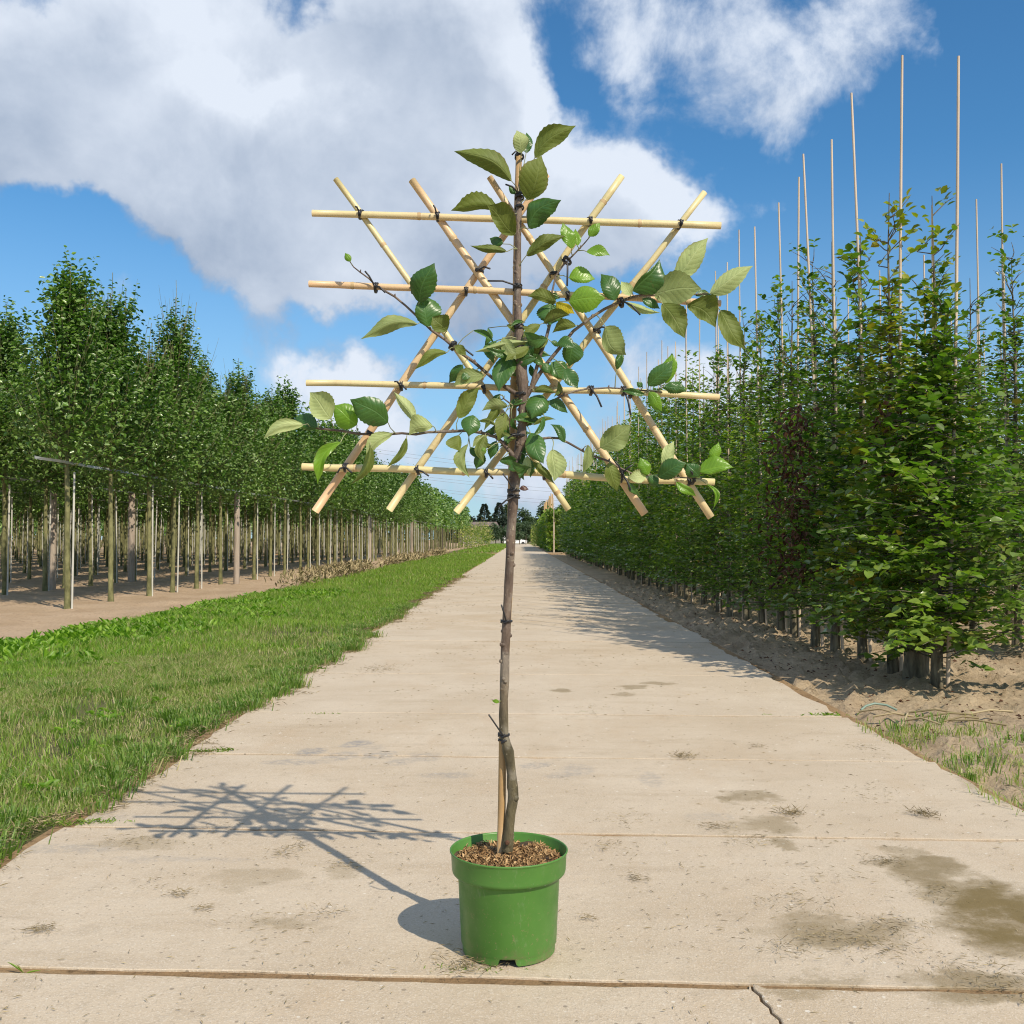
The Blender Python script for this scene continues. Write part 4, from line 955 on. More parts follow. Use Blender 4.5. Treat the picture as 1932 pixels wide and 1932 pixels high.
def dens_l(X, Y):
    e = EL(Y); f = np.clip((e - X) / .15, 0, 1) * np.clip((X - BL(Y)) / .25, 0, 1)
    bare = vnoise(X, Y, 1.5, 35, 4); return f * np.clip(.45 + (bare - .34) * 3.5, .12, 1)
hfl = lambda X, Y: (.35 + .7 * vnoise(X, Y, 1.1, 37, 3) + 2.6 * np.clip(vnoise(X, Y, 4.5, 39, 2) - .62, 0, 1)) * (.55 + .45 * np.clip((-1.7 - X) / 1.0, 0, 1))
lush = lambda X, Y: np.clip((vnoise(X, Y, .45, 41, 3) - .42) * 5 + (Y - 8) * .22 + np.clip((-2.4 - X), -1, 1) * .3, 0, 1)
mk = lambda k, q: (lambda X, Y: dens_l(X, Y) * (lush(X, Y) if q else 1 - lush(X, Y)) * k)
setsG = [blades(130000, -6.2, -1.3, 2.2, 9, .065, .0046, mk(1, 1), 51, hfl, .7), blades(140000, -6.2, -1.3, 9, 22, .08, .0065, mk(1, 1), 52, hfl, .6),
         blades(60000, -6, -1.4, 22, 45, .12, .014, mk(1, 1), 53, hfl), blades(26000, -6, -1.4, 45, 68.4, .13, .03, mk(1, 1), 54, hfl), blades(16000, -6, -1.45, 75.4, 190, .16, .07, mk(1, 1), 55)]
setsD = [blades(210000, -6.2, -1.3, 2.2, 9, .05, .0044, mk(1, 0), 61, hfl, 1.1), blades(100000, -6.2, -1.3, 9, 22, .06, .0065, mk(1, 0), 62, hfl, .8)]
# longer dark tufts standing in the mown grass
def tufts(nc, x0, x1, y0, y1, seed, h=.10, spread=.045, per=60, inside=True):
    r = np.random.default_rng(seed); cx = r.uniform(x0, x1, nc); cy = y0 + (y1 - y0) * r.random(nc) ** 1.3
    if inside: cx = np.where(r.random(nc) < .5, EL(cy) - np.abs(r.normal(0, .12, nc)), cx); cx = np.minimum(cx, EL(cy) - .0)
    sz = r.uniform(.5, 1.3, nc); X = np.repeat(cx, per) + r.normal(0, spread, nc * per) * np.repeat(sz, per); Y = np.repeat(cy, per) + r.normal(0, spread, nc * per) * np.repeat(sz, per)
    n = len(X); hh = h * r.uniform(.4, 1.2, n) * np.repeat(sz, per); a = r.uniform(0, 6.28, n); b = np.arctan2(Y - np.repeat(cy, per), X - np.repeat(cx, per)) + r.normal(0, .5, n); ln = hh * r.uniform(.4, 1.3, n)
    base = np.stack([X, Y, np.where((X > RX0) & (X < RX1), -.002, -.03)], 1); w_ = r.uniform(.004, .007, n); sd = np.stack([np.cos(a), np.sin(a), 0 * a], 1) * w_[:, None] / 2
    le = np.stack([np.cos(b) * ln, np.sin(b) * ln, 0 * b], 1); mid = base + le * .4 + np.stack([0 * hh, 0 * hh, hh * .7 + .02], 1); tip = base + le + np.stack([0 * hh, 0 * hh, hh * .8 + .02], 1)
    V = np.stack([base - sd, base + sd, mid + sd * .8, mid - sd * .8, tip], 1).reshape(-1, 3); k = (np.arange(n) * 5)[:, None]; return V, k + np.array([[0, 1, 2, 3]]), k + np.array([[3, 2, 4]])
grass_obj('tall_grass', [tufts(420, -4.9, -1.6, 2.4, 16, 201, .062, .05, 70), tufts(34, 1.92, 3.2, 3.2, 6, 202, .04, .05, 40, False)], M['grass_tuft'], 'longer dark green grass tufts standing in the mown verge')
grass_obj('grass', setsG, M['grass'], 'lush green grass verge on the left of the concrete road')
grass_obj('dry_grass', setsD, M['grass_dull'], 'duller mown grass along the left road edge')
# right-hand tufts
def dens_r(X, Y):
    e = RX1 - .04 + (vnoise(Y, Y * 0 + 9, 2.2, 71, 3) - .5) * .18; wd = .95 + (5.8 - Y) * .35
    return np.clip((X - e) / .1, 0, 1) * np.clip((e + wd - X) / .4, 0, 1) * np.clip((6.15 - Y) / .5, 0, 1) * np.clip((vnoise(X, Y, 3.2, 73, 4) - .43) * 3.5, 0, .75)
grass_obj('grass', [blades(60000, 1.7, 4.6, 1.8, 6.4, .034, .0045, dens_r, 72, lambda X, Y: .5 + 3 * np.clip(vnoise(X, Y, 6, 75, 2) - .5, 0, 1), 1.0)], M['grass_dull'], 'sparse tufts of grass on the soil at the right road edge')
# broad-leaved weeds along the outer edge of the verge
def weed_leaves(n, x0, x1, y0, y1, seed, h=.13):
    r = np.random.default_rng(seed); X = r.uniform(x0, x1, n); Y = r.uniform(y0, y1, n)
    m = r.random(n) < np.clip((X - BL(Y) + .05) / .12, 0, 1) * np.clip((vnoise(X, Y, 1.3, 81, 3) - .34) * 5, 0, 1) * np.clip((-3.1 - X + (Y - 9) * .05) / 1.5, 0, 1) ** 1.5; X, Y = X[m], Y[m]; n = len(X)
    a = r.uniform(0, 6.28, n); D = np.stack([np.cos(a), np.sin(a), r.uniform(.5, 2.6, n)], 1); L = r.uniform(.05, .15, n)
    return leaf_verts(np.stack([X, Y, np.full(n, -.04)], 1), D, r.normal(0, .5, n), L, L * .34, 0, .3, .25)
V, F = weed_leaves(24000, -6.3, -2.9, 8.5, 20, 83); link('weeds', mesh_np('weeds', V, F, [M['broad_weed']]), kind='stuff', label='bright broad-leaved weeds along the outer edge of the grass verge', category='weeds')
r = np.random.default_rng(86); n = 900; cx = r.uniform(-4.6, -1.75, 60); cy = r.uniform(3.2, 10, 60); q = r.integers(0, 60, n); a = r.uniform(0, 6.28, n); L = r.uniform(.03, .07, n)
V, F = leaf_verts(np.stack([cx[q] + r.normal(0, .03, n), cy[q] + r.normal(0, .03, n), np.full(n, -.015)], 1), np.stack([np.cos(a), np.sin(a), r.uniform(.2, 1.0, n)], 1), r.normal(0, .4, n), L, L * .5, 0, .2, .2)
link('low_weeds', mesh_np('low_weeds', V, F, [M['broad_weed']]), kind='stuff', label='low broad-leaved weeds scattered through the mown verge', category='weeds')
# brownish seedy weeds by the dirt strip
n = 5200; X = -4.95 + rng.normal(0, .22, n); Y = rng.uniform(15, 66, n); m = rng.random(n) < np.clip((vnoise(X * 0, Y, .35, 85, 3) - .45) * 6, 0, 1); X, Y = X[m], Y[m]; n = len(X)
D = rdir(rng, n, 1.4); L = rng.uniform(.05, .16, n) * (1 + Y / 60); V, F = leaf_verts(np.stack([X, Y, rng.uniform(-.03, .28, n)], 1), D, rng.normal(0, 1, n), L, L * .25, 1)
link('seed_weeds', mesh_np('seed_weeds', V, F, [M['straw']]), kind='stuff', label='brownish seeding weeds between the grass verge and the dirt strip', category='weeds')

# ================================================================ LITTER
def bits(n, cx, cy, sx, sy, L0=.01, L1=.045, z=.004, wk=.09, r=rng, up=.25):
    Pn = np.stack([r.normal(cx, sx, n), r.normal(cy, sy, n), np.full(n, z) + np.abs(r.normal(0, .004, n))], 1)
    a = r.uniform(0, 6.28, n); D = np.stack([np.cos(a), np.sin(a), np.abs(r.normal(0, up, n))], 1); L = r.uniform(L0, L1, n)
    return leaf_verts(Pn, D, r.normal(0, .4, n), L, L * wk * .8, 1, .1, .1)
def gp(x, y):
    p_ = P(x, y, 5.0); k = CAM_Z / (CAM_Z - p_.z); return p_.x * k, p_.y * k
parts = []
for (x, y, n, s) in [(1030,1610,50,26),(560,1600,30,22),(250,1590,90,40),(540,1612,70,30),(430,1565,40,30),(280,1670,30,40),(340,1690,60,20),(650,1635,60,30),(1150,1600,60,30),(1180,1550,70,40),(1420,1590,90,40),
                     (1650,1500,60,40),(1500,1700,120,60),(1660,1790,200,70),(1560,1770,120,50),(1700,1750,120,60),(1850,1830,160,80),(1900,1870,120,60),(1760,1690,60,60),(1480,1790,90,50),(1560,1660,50,60),(480,1740,40,60),
                     (620,1720,40,30),(760,1190,40,30),(710,1210,40,20),(1120,1340,60,30),(1300,1430,60,50),(850,1810,60,60),(880,1825,160,40),(360,1417,160,40),(950,1210,30,20),(400,1417,90,22)]:
    X, Y = gp(x, y); parts.append(bits(n, X, Y, s / 1932 * Y * .7, s * .35 / 1932 * Y * Y / CAM_Z * .6, .006, .03))
n = 15000; r = rng   # scattered crumbs, thicker in drifts
X = r.uniform(RX0, RX1, n); Y = 2.0 + 34 * r.random(n) ** 2.0
m = r.random(n) < np.clip((vnoise(X, Y * .6, 1.7, 93, 4, .65) - .42) * 4.5, .04, 1); X, Y = X[m], Y[m]; n = len(X)
Pn = np.stack([X, Y, np.full(n, .002)], 1); a = r.uniform(0, 6.28, n); D = np.stack([np.cos(a), np.sin(a), np.abs(r.normal(0, .12, n))], 1); L = (.003 + .02 * r.random(n) ** 3) * (1 + Y / 9)
parts.append(leaf_verts(Pn, D, r.normal(0, .4, n), L, np.minimum(L * .3, .0022 * (1 + Y / 9)), 1, .1, .1))
# straw along both road edges
n = 12000; Y = 2.3 + 26 * r.random(n) ** 1.6; X = EL(Y) + np.abs(r.normal(0, .07, n)) - .06
Pn = np.stack([X, Y, np.full(n, .004)], 1); a = r.uniform(0, 6.28, n); D = np.stack([np.cos(a), np.sin(a), np.abs(r.normal(0, .3, n))], 1); L = r.uniform(.012, .045, n) * (1 + Y / 30)
parts.append(leaf_verts(Pn, D, r.normal(0, .4, n), L, L * .09, 1, .1, .1))
V, F = gather(parts); link('grass_clippings', mesh_np('grass_clippings', V, F, [M['straw']]), kind='stuff', label='dried grass clippings and crumbs scattered over the concrete road', category='litter')
CLG = 'clumps of dried grass on the road'
for k, (x, y, s, n, gz, lab) in enumerate([(716,1264,30,260,.02,'flat clump of dried grass on the road left of the espalier stem'),
        (1290,1430,18,160,.02,'small dark clump of dried roots on the third joint right of the stem'),(1492,1538,22,170,.03,'upright tuft of dead grass on the damp patch right of the pot'),
        (1740,1540,22,170,.03,'bushy tuft of dead grass near the right road edge'),(1198,1660,20,90,.01,'little clump of straw on the slab right of the pot'),(80,1757,24,170,.01,'matted clump of straw on the slab at the far left near the bottom'),
        (1670,1628,34,170,.012,'long clump of dead grass above the large damp stain'),(1350,1562,30,150,.012,'dark clump of grass lying on the joint right of the pot'),(385,1717,18,70,.012,'small clump of straw left of the pot shadow'),
        (1430,1410,18,80,.01,'flat clump of straw midway on the right of the road'),(1630,1412,22,90,.012,'flat clump of straw nearer the right road edge'),(1105,1735,14,50,.01,'tiny clump of straw just right of the pot')]):
    X, Y = gp(x, y); V, F = bits(n, 0, 0, s / 1932 * Y * .6, s * .30 / 1932 * Y * Y / CAM_Z * .5, .006, .026 if gz < .02 else .04, .003, .06, rng, .12 if gz < .02 else .6)
    V[:, 2] += rng.random() * gz * .0
    link('grass_clump', mesh_np('grass_clump', V, F, [M['straw']]), loc=(X, Y, .002), label=lab, category='dried grass', group=CLG)
# weeds rooted in the joints, at the road edges
ws = []
for k, (x, y, sp_, hh, n) in enumerate([(366,1419,.05,.022,70),(385,1419,.05,.018,60),(404,1418,.04,.02,50),(426,1416,.03,.026,40),(105,1555,.07,.02,90),(150,1552,.06,.018,70),(192,1549,.05,.018,50),(600,1262,.04,.03,60),(612,1347,.05,.016,50),(1562,1350,.06,.03,60),(1448,1349,.02,.016,20),(1110,1343,.05,.012,24),(880,1828,.06,.010,60)]):
    X, Y = gp(x, y); Pn = np.stack([r.normal(X, sp_, n), r.normal(Y, sp_ * .18, n), np.full(n, -.002)], 1)
    a = r.uniform(0, 6.28, n); D = np.stack([np.cos(a), np.sin(a), r.uniform(.1, 1.6, n)], 1); L = hh * r.uniform(.5, 1.5, n); ws.append(leaf_verts(Pn, D, r.normal(0, .6, n), L, L * .16, 1, .1, .3))
X, Y = gp(46, 1834); n = 4; D = np.array([[-.7, .1, .6], [-.9, 0, .9], [.6, 0, .25], [-.3, 0, .5]]); L = np.array([.045, .05, .04, .03]); ws.append(leaf_verts(np.stack([np.full(n, X), np.full(n, Y), np.full(n, -.004)], 1), D, np.zeros(n), L, np.full(n, .005), 0, .1, .2))
V, F = leaf_verts(np.zeros((1, 3)), np.array([[1., 0, 0]]), np.zeros(1), np.ones(1), np.ones(1), 1)
tri = [w for w in ws[:-1]]; V, F = gather(tri); V4, F4 = ws[-1]
link('joint_weeds', mesh_np('joint_weeds', np.concatenate([V, V4]), [F, F4 + len(V)], [M['grass']]), kind='stuff', label='small weeds rooted in the slab joints at the road edges', category='weeds')
X, Y = gp(1652, 1332); b = MB(); b.tube([(X - .10, Y - .03, -.02), (X - .06, Y, .0), (X, Y + .02, .012), (X + .07, Y + .01, .004), (X + .12, Y - .03, -.02)], .007, 8)
link('hose_piece', b.mesh('hose_piece', [M['hose']]), label='short piece of pale green hose lying on the soil by the right road edge', category='hose')
# fallen leaves and twigs on the soil under the hedge
n = 9000; X = r.uniform(1.9, 6.5, n); Y = 2.4 + 7 * r.random(n); m = r.random(n) < np.clip((vnoise(X, Y, 2.0, 95, 4) - .38) * 4, .08, 1) * np.where(Y < 6.2, 1, .35); X, Y = X[m], Y[m]; n = len(X)
a = r.uniform(0, 6.28, n); L = r.uniform(.012, .05, n); V, F = leaf_verts(np.stack([X, Y, zr(X, Y) + .008], 1), np.stack([np.cos(a), np.sin(a), np.abs(r.normal(0, .25, n))], 1), r.normal(0, .5, n), L, L * .1, 1, .1, .1)
link('dry_straw', mesh_np('dry_straw', V, F, [M['straw']]), kind='stuff', label='dry straw and dead blades over the soil at the right road edge', category='litter')
parts = []
n = 5200; X = r.uniform(1.95, 7.5, n); Y = 5.5 + 16 * r.random(n) ** 1.5; m = vnoise(X, Y, 1.2, 91, 3) > .42; X, Y = X[m], Y[m]; n = len(X)
Pn = np.stack([X, Y, zr(X, Y) + .012], 1); D = rdir(r, n, .1); D[:, 2] *= .4; L = r.uniform(.018, .045, n); parts.append(leaf_verts(Pn, D, r.normal(0, .6, n), L, L * r.uniform(.15, .6, n), 1, .3, .2))
V, F = gather(parts); link('fallen_leaves', mesh_np('fallen_leaves', V, F, [M['dead_leaf']]), kind='stuff', label='brown fallen leaves and twigs on the soil under the hedge', category='leaves')
b = MB()
for k in range(9):
    X, Y = gp(1660 + k * 26, 1344 + (k % 4) * 6); a = rng.normal(0, .5); l = rng.uniform(.08, .22)
    b.tube([(X - l * math.cos(a), Y - l * math.sin(a), -.01), (X, Y, .01 + rng.uniform(0, .02)), (X + l * math.cos(a + .2), Y + l * math.sin(a + .2), -.005)], .006, 5)
link('twig_pile', b.mesh('twig_pile', [M['straw']]), kind='stuff', label='grey pruned twigs lying on the soil at the right', category='twigs')

# ================================================================ THE POT
PX = P(960, 1600, 2.6).x; PY = 2.6
def lathe(prof, n=128, notch=None):
    V = []; F = []
    for (rr, z) in prof:
        for j in range(n):
            a = 2 * math.pi * j / n; V.append([rr * math.cos(a), rr * math.sin(a), z])
    for i in range(len(prof) - 1):
        for j in range(n): F.append((i * n + j, i * n + (j + 1) % n, (i + 1) * n + (j + 1) % n, (i + 1) * n + j))
    return V, F
pot = thing('plant_pot', 'green plastic plant pot with a thick rim band standing on the concrete road', 'plant pot', (PX, PY, .002))
n = 144
prof = [(.1155, 0), (.1165, .014), (.1175, .018), (.1195, .022), (.1275, .183), (.1295, .187), (.138, .190), (.1415, .194), (.1432, .200), (.1452, .240), (.1468, .2425), (.1484, .2445), (.1486, .2468), (.1474, .2480), (.1455, .2478), (.1440, .244), (.1400, .195), (.1260, .186), (.1180, .03), (.114, .002)]
V, F = lathe(prof, n)
for k, (ri, z) in enumerate(prof):
    if k in (0, 1, 2, len(prof) - 1):
        for j in range(n):
            a = 2 * math.pi * j / n
            for c0 in (R(270 - 1), R(30), R(150)):
                d = abs((a - c0 + math.pi) % (2 * math.pi) - math.pi)
                if d < .205: V[k * n + j][2] = max(V[k * n + j][2], .0165 if d < .165 else .004)
me = bpy.data.meshes.new('pot_wall'); me.from_pydata(V, [], F); me.materials.append(M['green_plastic']); me.polygons.foreach_set('use_smooth', [True] * len(F)); me.update()
link('pot_wall', me, pot)
V, F = lathe([(.1185, .03), (.05, .03), (.001, .03)], 48); me = bpy.data.meshes.new('pot_bottom'); me.from_pydata(V, [], F); me.materials.append(M['rubber']); me.update(); link('pot_bottom', me, pot)
# potting soil with mulch
rs = np.linspace(.002, .1408, 26); an = np.linspace(0, 2 * math.pi, 97)[:-1]; RR, AA = np.meshgrid(rs, an); X = RR * np.cos(AA); Y = RR * np.sin(AA)
def zs(X, Y): return .226 + (vnoise(X, Y, 28, 101, 4) - .5) * .026 + .010 * (Y < 0) * 0 + .012 * np.clip((.05 - np.hypot(X, Y)) / .05, -1, 1) * .3
Z = zs(X, Y); V = np.stack([X, Y, Z], -1).reshape(-1, 3); nr = 26; F = []
for i in range(96):
    for j in range(nr - 1): F.append((i * nr + j, i * nr + j + 1, ((i + 1) % 96) * nr + j + 1, ((i + 1) % 96) * nr + j))
F.append(tuple(i * nr for i in range(96))[::-1])
me = bpy.data.meshes.new('potting_soil'); me.from_pydata(V.tolist(), [], F); me.materials.append(M['soil_dark']); me.polygons.foreach_set('use_smooth', [True] * len(F)); me.update()
link('potting_soil', me, pot)
n = 5200; rr = .1285 * np.sqrt(rng.random(n)); a = rng.uniform(0, 6.28, n); X = rr * np.cos(a); Y = rr * np.sin(a)
dk = vnoise(X + 1, Y + 1, 22, 111, 3); k_ = dk > .36; X, Y = X[k_], Y[k_]; n = len(X)
D = rdir(rng, n, .12); L = rng.uniform(.004, .017, n); V, F = leaf_verts(np.stack([X, Y, zs(X, Y) + rng.uniform(.0, .006, n)], 1), D, rng.normal(0, .8, n), L, np.minimum(L * rng.uniform(.1, .45, n), .005), 0, .3, .1)
link('mulch', mesh_np('mulch', V, F, [M['mulch']]), pot, kind='stuff')

# ================================================================ BAMBOO TRELLIS
TY = 2.592
trel = thing('bamboo_trellis', 'bamboo cane trellis of four level canes and six slanting canes tied with black ties', 'trellis', (PX, TY, .2))
def world_parent(o, par): o.matrix_parent_inverse = Matrix.Translation(par.location).inverted()
def put(name, mesh, par, **kw): o = link(name, mesh, par, **kw); world_parent(o, par); return o
def cane(p0, p1, r0, r1, mat, seed, bow=(0, 0, 0), n=12, nodes=None, hollow=True):
    r = random.Random(seed); p0, p1 = Vector(p0), Vector(p1); d = p1 - p0; ln = d.length
    if nodes is None:
        nodes = []; t = r.uniform(.08, .3)
        while t < .96: nodes.append(t); t += r.uniform(.21, .33) / max(ln, .3)
    ts = sorted(set([0, 1] + [i / 14 for i in range(15)])); st = [(t, 0) for t in ts]
    for q in nodes:
        st = [s for s in st if abs(s[0] - q) * ln > .008]
        for dt, k in ((-.008, 1), (-.003, 2), (.002, 3), (.006, 1)): st.append((q + dt / ln, k))
    st.sort(); t_ = d.normalized(); u = t_.cross(Vector((0, 1, 0))).normalized(); v = t_.cross(u)
    V = []; F = []; mi = []; wob = [r.uniform(-.0022, .0022) for _ in range(4)]
    for (t, k) in st:
        c = p0 + d * t + Vector(bow) * math.sin(math.pi * t) + u * (wob[0] * math.sin(t * 9) + wob[1] * math.sin(t * 17 + 1))
        rr = (r0 + (r1 - r0) * t) * (1, 1.05, 1.16, .95)[k]
        V += [c + (u * math.cos(2 * math.pi * j / n) + v * math.sin(2 * math.pi * j / n)) * rr for j in range(n)]
    m = len(st)
    for i in range(m - 1):
        ring = st[i][1] in (1, 2) and st[i + 1][1] in (2, 3)
        for j in range(n): F.append((i * n + j, i * n + (j + 1) % n, (i + 1) * n + (j + 1) % n, (i + 1) * n + j)); mi.append(1 if ring else 0)
    for (i, s) in ((0, 1), (m - 1, -1)):   # cut ends: rim and dark hollow
        c = sum((V[i * n + j] for j in range(n)), Vector()) / n; o = len(V)
        V += [c + (V[i * n + j] - c) * .5 for j in range(n)]; V += [c + (V[i * n + j] - c) * .45 + t_ * .012 * s for j in range(n)]
        for j in range(n):
            F.append((i * n + j, i * n + (j + 1) % n, o + (j + 1) % n, o + j)); mi.append(2)
            F.append((o + j, o + (j + 1) % n, o + n + (j + 1) % n, o + n + j)); mi.append(3)
        F.append(tuple(o + n + j for j in range(n))); mi.append(3)
    me = bpy.data.meshes.new('cane'); me.from_pydata([tuple(x) for x in V], [], F)
    for x in (mat, M['bamboo_ring'], M['bamboo_end'], M['bamboo_hole']): me.materials.append(x)
    me.polygons.foreach_set('material_index', mi); me.polygons.foreach_set('use_smooth', [True] * len(F)); me.update(); return me
kpx = 2.6 / 1932
HC = [((589,402),(1360,426),13,14,'bamboo',(0,0,0)),((583,536),(1360,572),13,12.5,'bamboo_pink',(0,0,.004)),((578,723),(1357,749),12,12,'bamboo',(0,0,.006)),((570,879),(1348,910),13.5,13,'bamboo',(0,0,.003))]
BC = [((633,338),(1073,962),11,12,'bamboo'),((777,340),(1217,970),14.5,15.5,'bamboo_pink'),((924,334),(1342,976),12,14.5,'bamboo_pink')]
FC = [((595,965),(1031,329),15.5,13,'bamboo_pink'),((735,963),(1173,332),14,13,'bamboo'),((860,966),(1330,363),14,11.5,'bamboo')]
HY, BY, FY = 2.588, 2.602, 2.617
for i, (a, b_, r0, r1, m, bow) in enumerate(HC): put('cane', cane(P(*a, HY), P(*b_, HY), r0 * kpx / 2, r1 * kpx / 2, M[m], i, bow), trel)
for i, (a, b_, r0, r1, m) in enumerate(BC): put('cane', cane(P(*a, BY), P(*b_, BY), r0 * kpx / 2, r1 * kpx / 2, M[m], 10 + i, (.003, 0, .002)), trel)
for i, (a, b_, r0, r1, m) in enumerate(FC): put('cane', cane(P(*a, FY), P(*b_, FY), r0 * kpx / 2, r1 * kpx / 2, M[m], 20 + i, (-.002, 0, .002)), trel)
put('cane', cane(P(944, 1612, 2.61), P(980.5, 292, 2.573), 15 * kpx / 2, 12 * kpx / 2, M['bamboo_brown_shade'], 33, (.0015, 0, 0)), trel)
def seg_int(a, b, c, d):
    (x1, y1), (x2, y2), (x3, y3), (x4, y4) = a, b, c, d
    den = (x1 - x2) * (y3 - y4) - (y1 - y2) * (x3 - x4)
    t = ((x1 - x3) * (y3 - y4) - (y1 - y3) * (x3 - x4)) / den; return x1 + t * (x2 - x1), y1 + t * (y2 - y1)
def tie(x, y, ang, rad, Y, turns=2, wdt=.010, tails=(), thick=.0024, ry=None, par=None):
    """wire wound round a cane: ang = direction of the cane in the picture plane (radians, up positive)"""
    c = P(x, y, Y); ax = Vector((math.cos(ang), 0, math.sin(ang))); nx = Vector((-math.sin(ang), 0, math.cos(ang))); b = MB(); pts = []
    ry = ry or rad; K = 12 * turns
    for i in range(K + 1):
        t = i / K; a = 2 * math.pi * turns * t
        pts.append(c + ax * wdt * (t - .5 + .12 * math.sin(a * .5)) + nx * math.cos(a) * rad + Vector((0, 1, 0)) * math.sin(a) * ry)
    b.tube(pts, thick, 6)
    b.tube([c + Vector((0, -ry - .001, 0)) - nx * .005 + ax * .004, c + Vector((0, -ry - .005, 0)), c + Vector((0, -ry, 0)) + nx * .005 - ax * .003], thick * 1.3, 6)
    for (tx, ty) in tails:
        e = P(tx, ty, Y - ry - .012); m_ = (c + e) / 2 + Vector((0, -ry - .004, 0)) + Vector((0, 0, .003))
        b.tube([c + Vector((0, -ry, 0)), m_, e], thick, 6)
    put('tie', b.mesh('tie', [M['tie']]), par or trel)
TL = {(0,0): [(671,390)], (0,1): [(818,388)], (1,0): [(776,532)], (1,1): [], (2,3): [(745,720),(767,735)], (3,3): [(637,892),(664,892)], (3,4): [(809,898)], (3,5): [(930,903)], (3,0): [(1033,893)]}
done = 0
for hi, h in enumerate(HC):
    for di, dcn in enumerate(BC + FC):
        x, y = seg_int(h[0], h[1], dcn[0], dcn[1])
        lo, hi_ = min(dcn[0][1], dcn[1][1]), max(dcn[0][1], dcn[1][1])
        if not (h[0][0] < x < h[1][0] and lo < y < hi_): continue
        if (hi, di) in ((0, 2), (0, 3), (1, 5), (2, 4), (1, 1), (2, 5)): continue
        tie(x, y, rng.normal(0, .12), .0105, HY + .007, 2, .011, TL.get((hi, di), []), ry=.0185)
for (x, y, t) in ((903, 513, [(925, 507)]), (1046, 519, []), (1124, 626, [(1145, 619)])): tie(x, y, 1.57, .0115, BY + .006, 2, .010, t, ry=.019)

# ================================================================ THE ESPALIERED TREE
tree = thing('apple_tree', 'young espaliered fruit tree with large serrated leaves growing from the green pot', 'tree', (PX, PY, .2))
TR = [(957,1606,20,2.598),(958,1590,20,2.598),(961,1560,18.5,2.597),(963.5,1533,17,2.596),(967,1515,19,2.594),(968.5,1500,21,2.592),(967.5,1485,20,2.59),(965,1460,18.5,2.588),(962.5,1438,18,2.586),(959,1418,20,2.584),(956,1405,19,2.583),(951,1388,17.5,2.582),(950,1350,16.5,2.582),(950.5,1320,16,2.582),(952,1285,16.5,2.582),(952.5,1248,16.5,2.581),
      (953,1225,17.5,2.581),(955,1190,16.5,2.58),(955.6,1172,16,2.58),(957.5,1130,16.5,2.578),(959.5,1100,16,2.576),(961.5,1070,17,2.574),(963.5,1034,16,2.572),(964,1010,17,2.57),(966.5,975,17.5,2.568),(968,955,18,2.566),(969,940,17.5,2.565),(971,922,18.5,2.563),(972.5,895,19.5,2.56),(975,872,23,2.558),(980,852,22,2.556),(984,830,20,2.554),(985.5,800,16.5,2.552),
      (987,770,16.5,2.551),(988,744,18,2.55),(986,720,22,2.549),(983,695,21,2.549),(981,668,19,2.549),(979.5,640,17,2.549),(978,615,15,2.549),(977,578,13,2.55),(976.5,545,12.5,2.55),(977,505,11.5,2.552),(977.5,470,12,2.554),(978,435,11,2.556),(978.5,405,12,2.558),(979.5,385,11,2.559),(980,370,8,2.56)]
b = MB(); b.tube([P(x, y, Y) for x, y, w_, Y in TR], [w_ * kpx / 2 * (1 + .08 * math.sin(i_ * 2.3)) for i_, (_, _, w_, _) in enumerate(TR)], 14, jit=.07)
rk = random.Random(4)
for q_ in range(38):
    t_ = rk.choice(TR[12:]); a_ = rk.uniform(2.4, 7.0); w0 = t_[2] * kpx / 2; c = P(t_[0], t_[1] + rk.uniform(-12, 12), t_[3]); d_ = Vector((math.cos(a_), math.sin(a_), .25)); b.tube([c + d_ * w0 * .55, c + d_ * (w0 + .0015), c + d_ * (w0 + .0035)], [.0065, .005, .002], 7)
for (x, y, s) in ((967,1487,.009),(973,1505,.008),(958,1592,.010),(963,1530,.006),(955,1232,.006),(947,1300,.005),(966,1000,.006),(960,1050,.005),(984,836,.01),(962,1415,.006),(952,1340,.005),(983,700,.008)):
    Y = min(TR, key=lambda q: abs(q[1] - y))[3]; c = P(x, y, Y - .004)
    b.tube([c + Vector((0, .006, -s * .9)), c + Vector((0, -.001, -s * .4)), c + Vector((0, -.003, 0)), c + Vector((0, -.001, s * .4)), c + Vector((0, .006, s * .9))], [s * .5, s * .95, s * 1.05, s * .9, s * .4], 9)
tm = b.mesh('trunk', [M['young_bark']]); put('trunk', tm, tree)
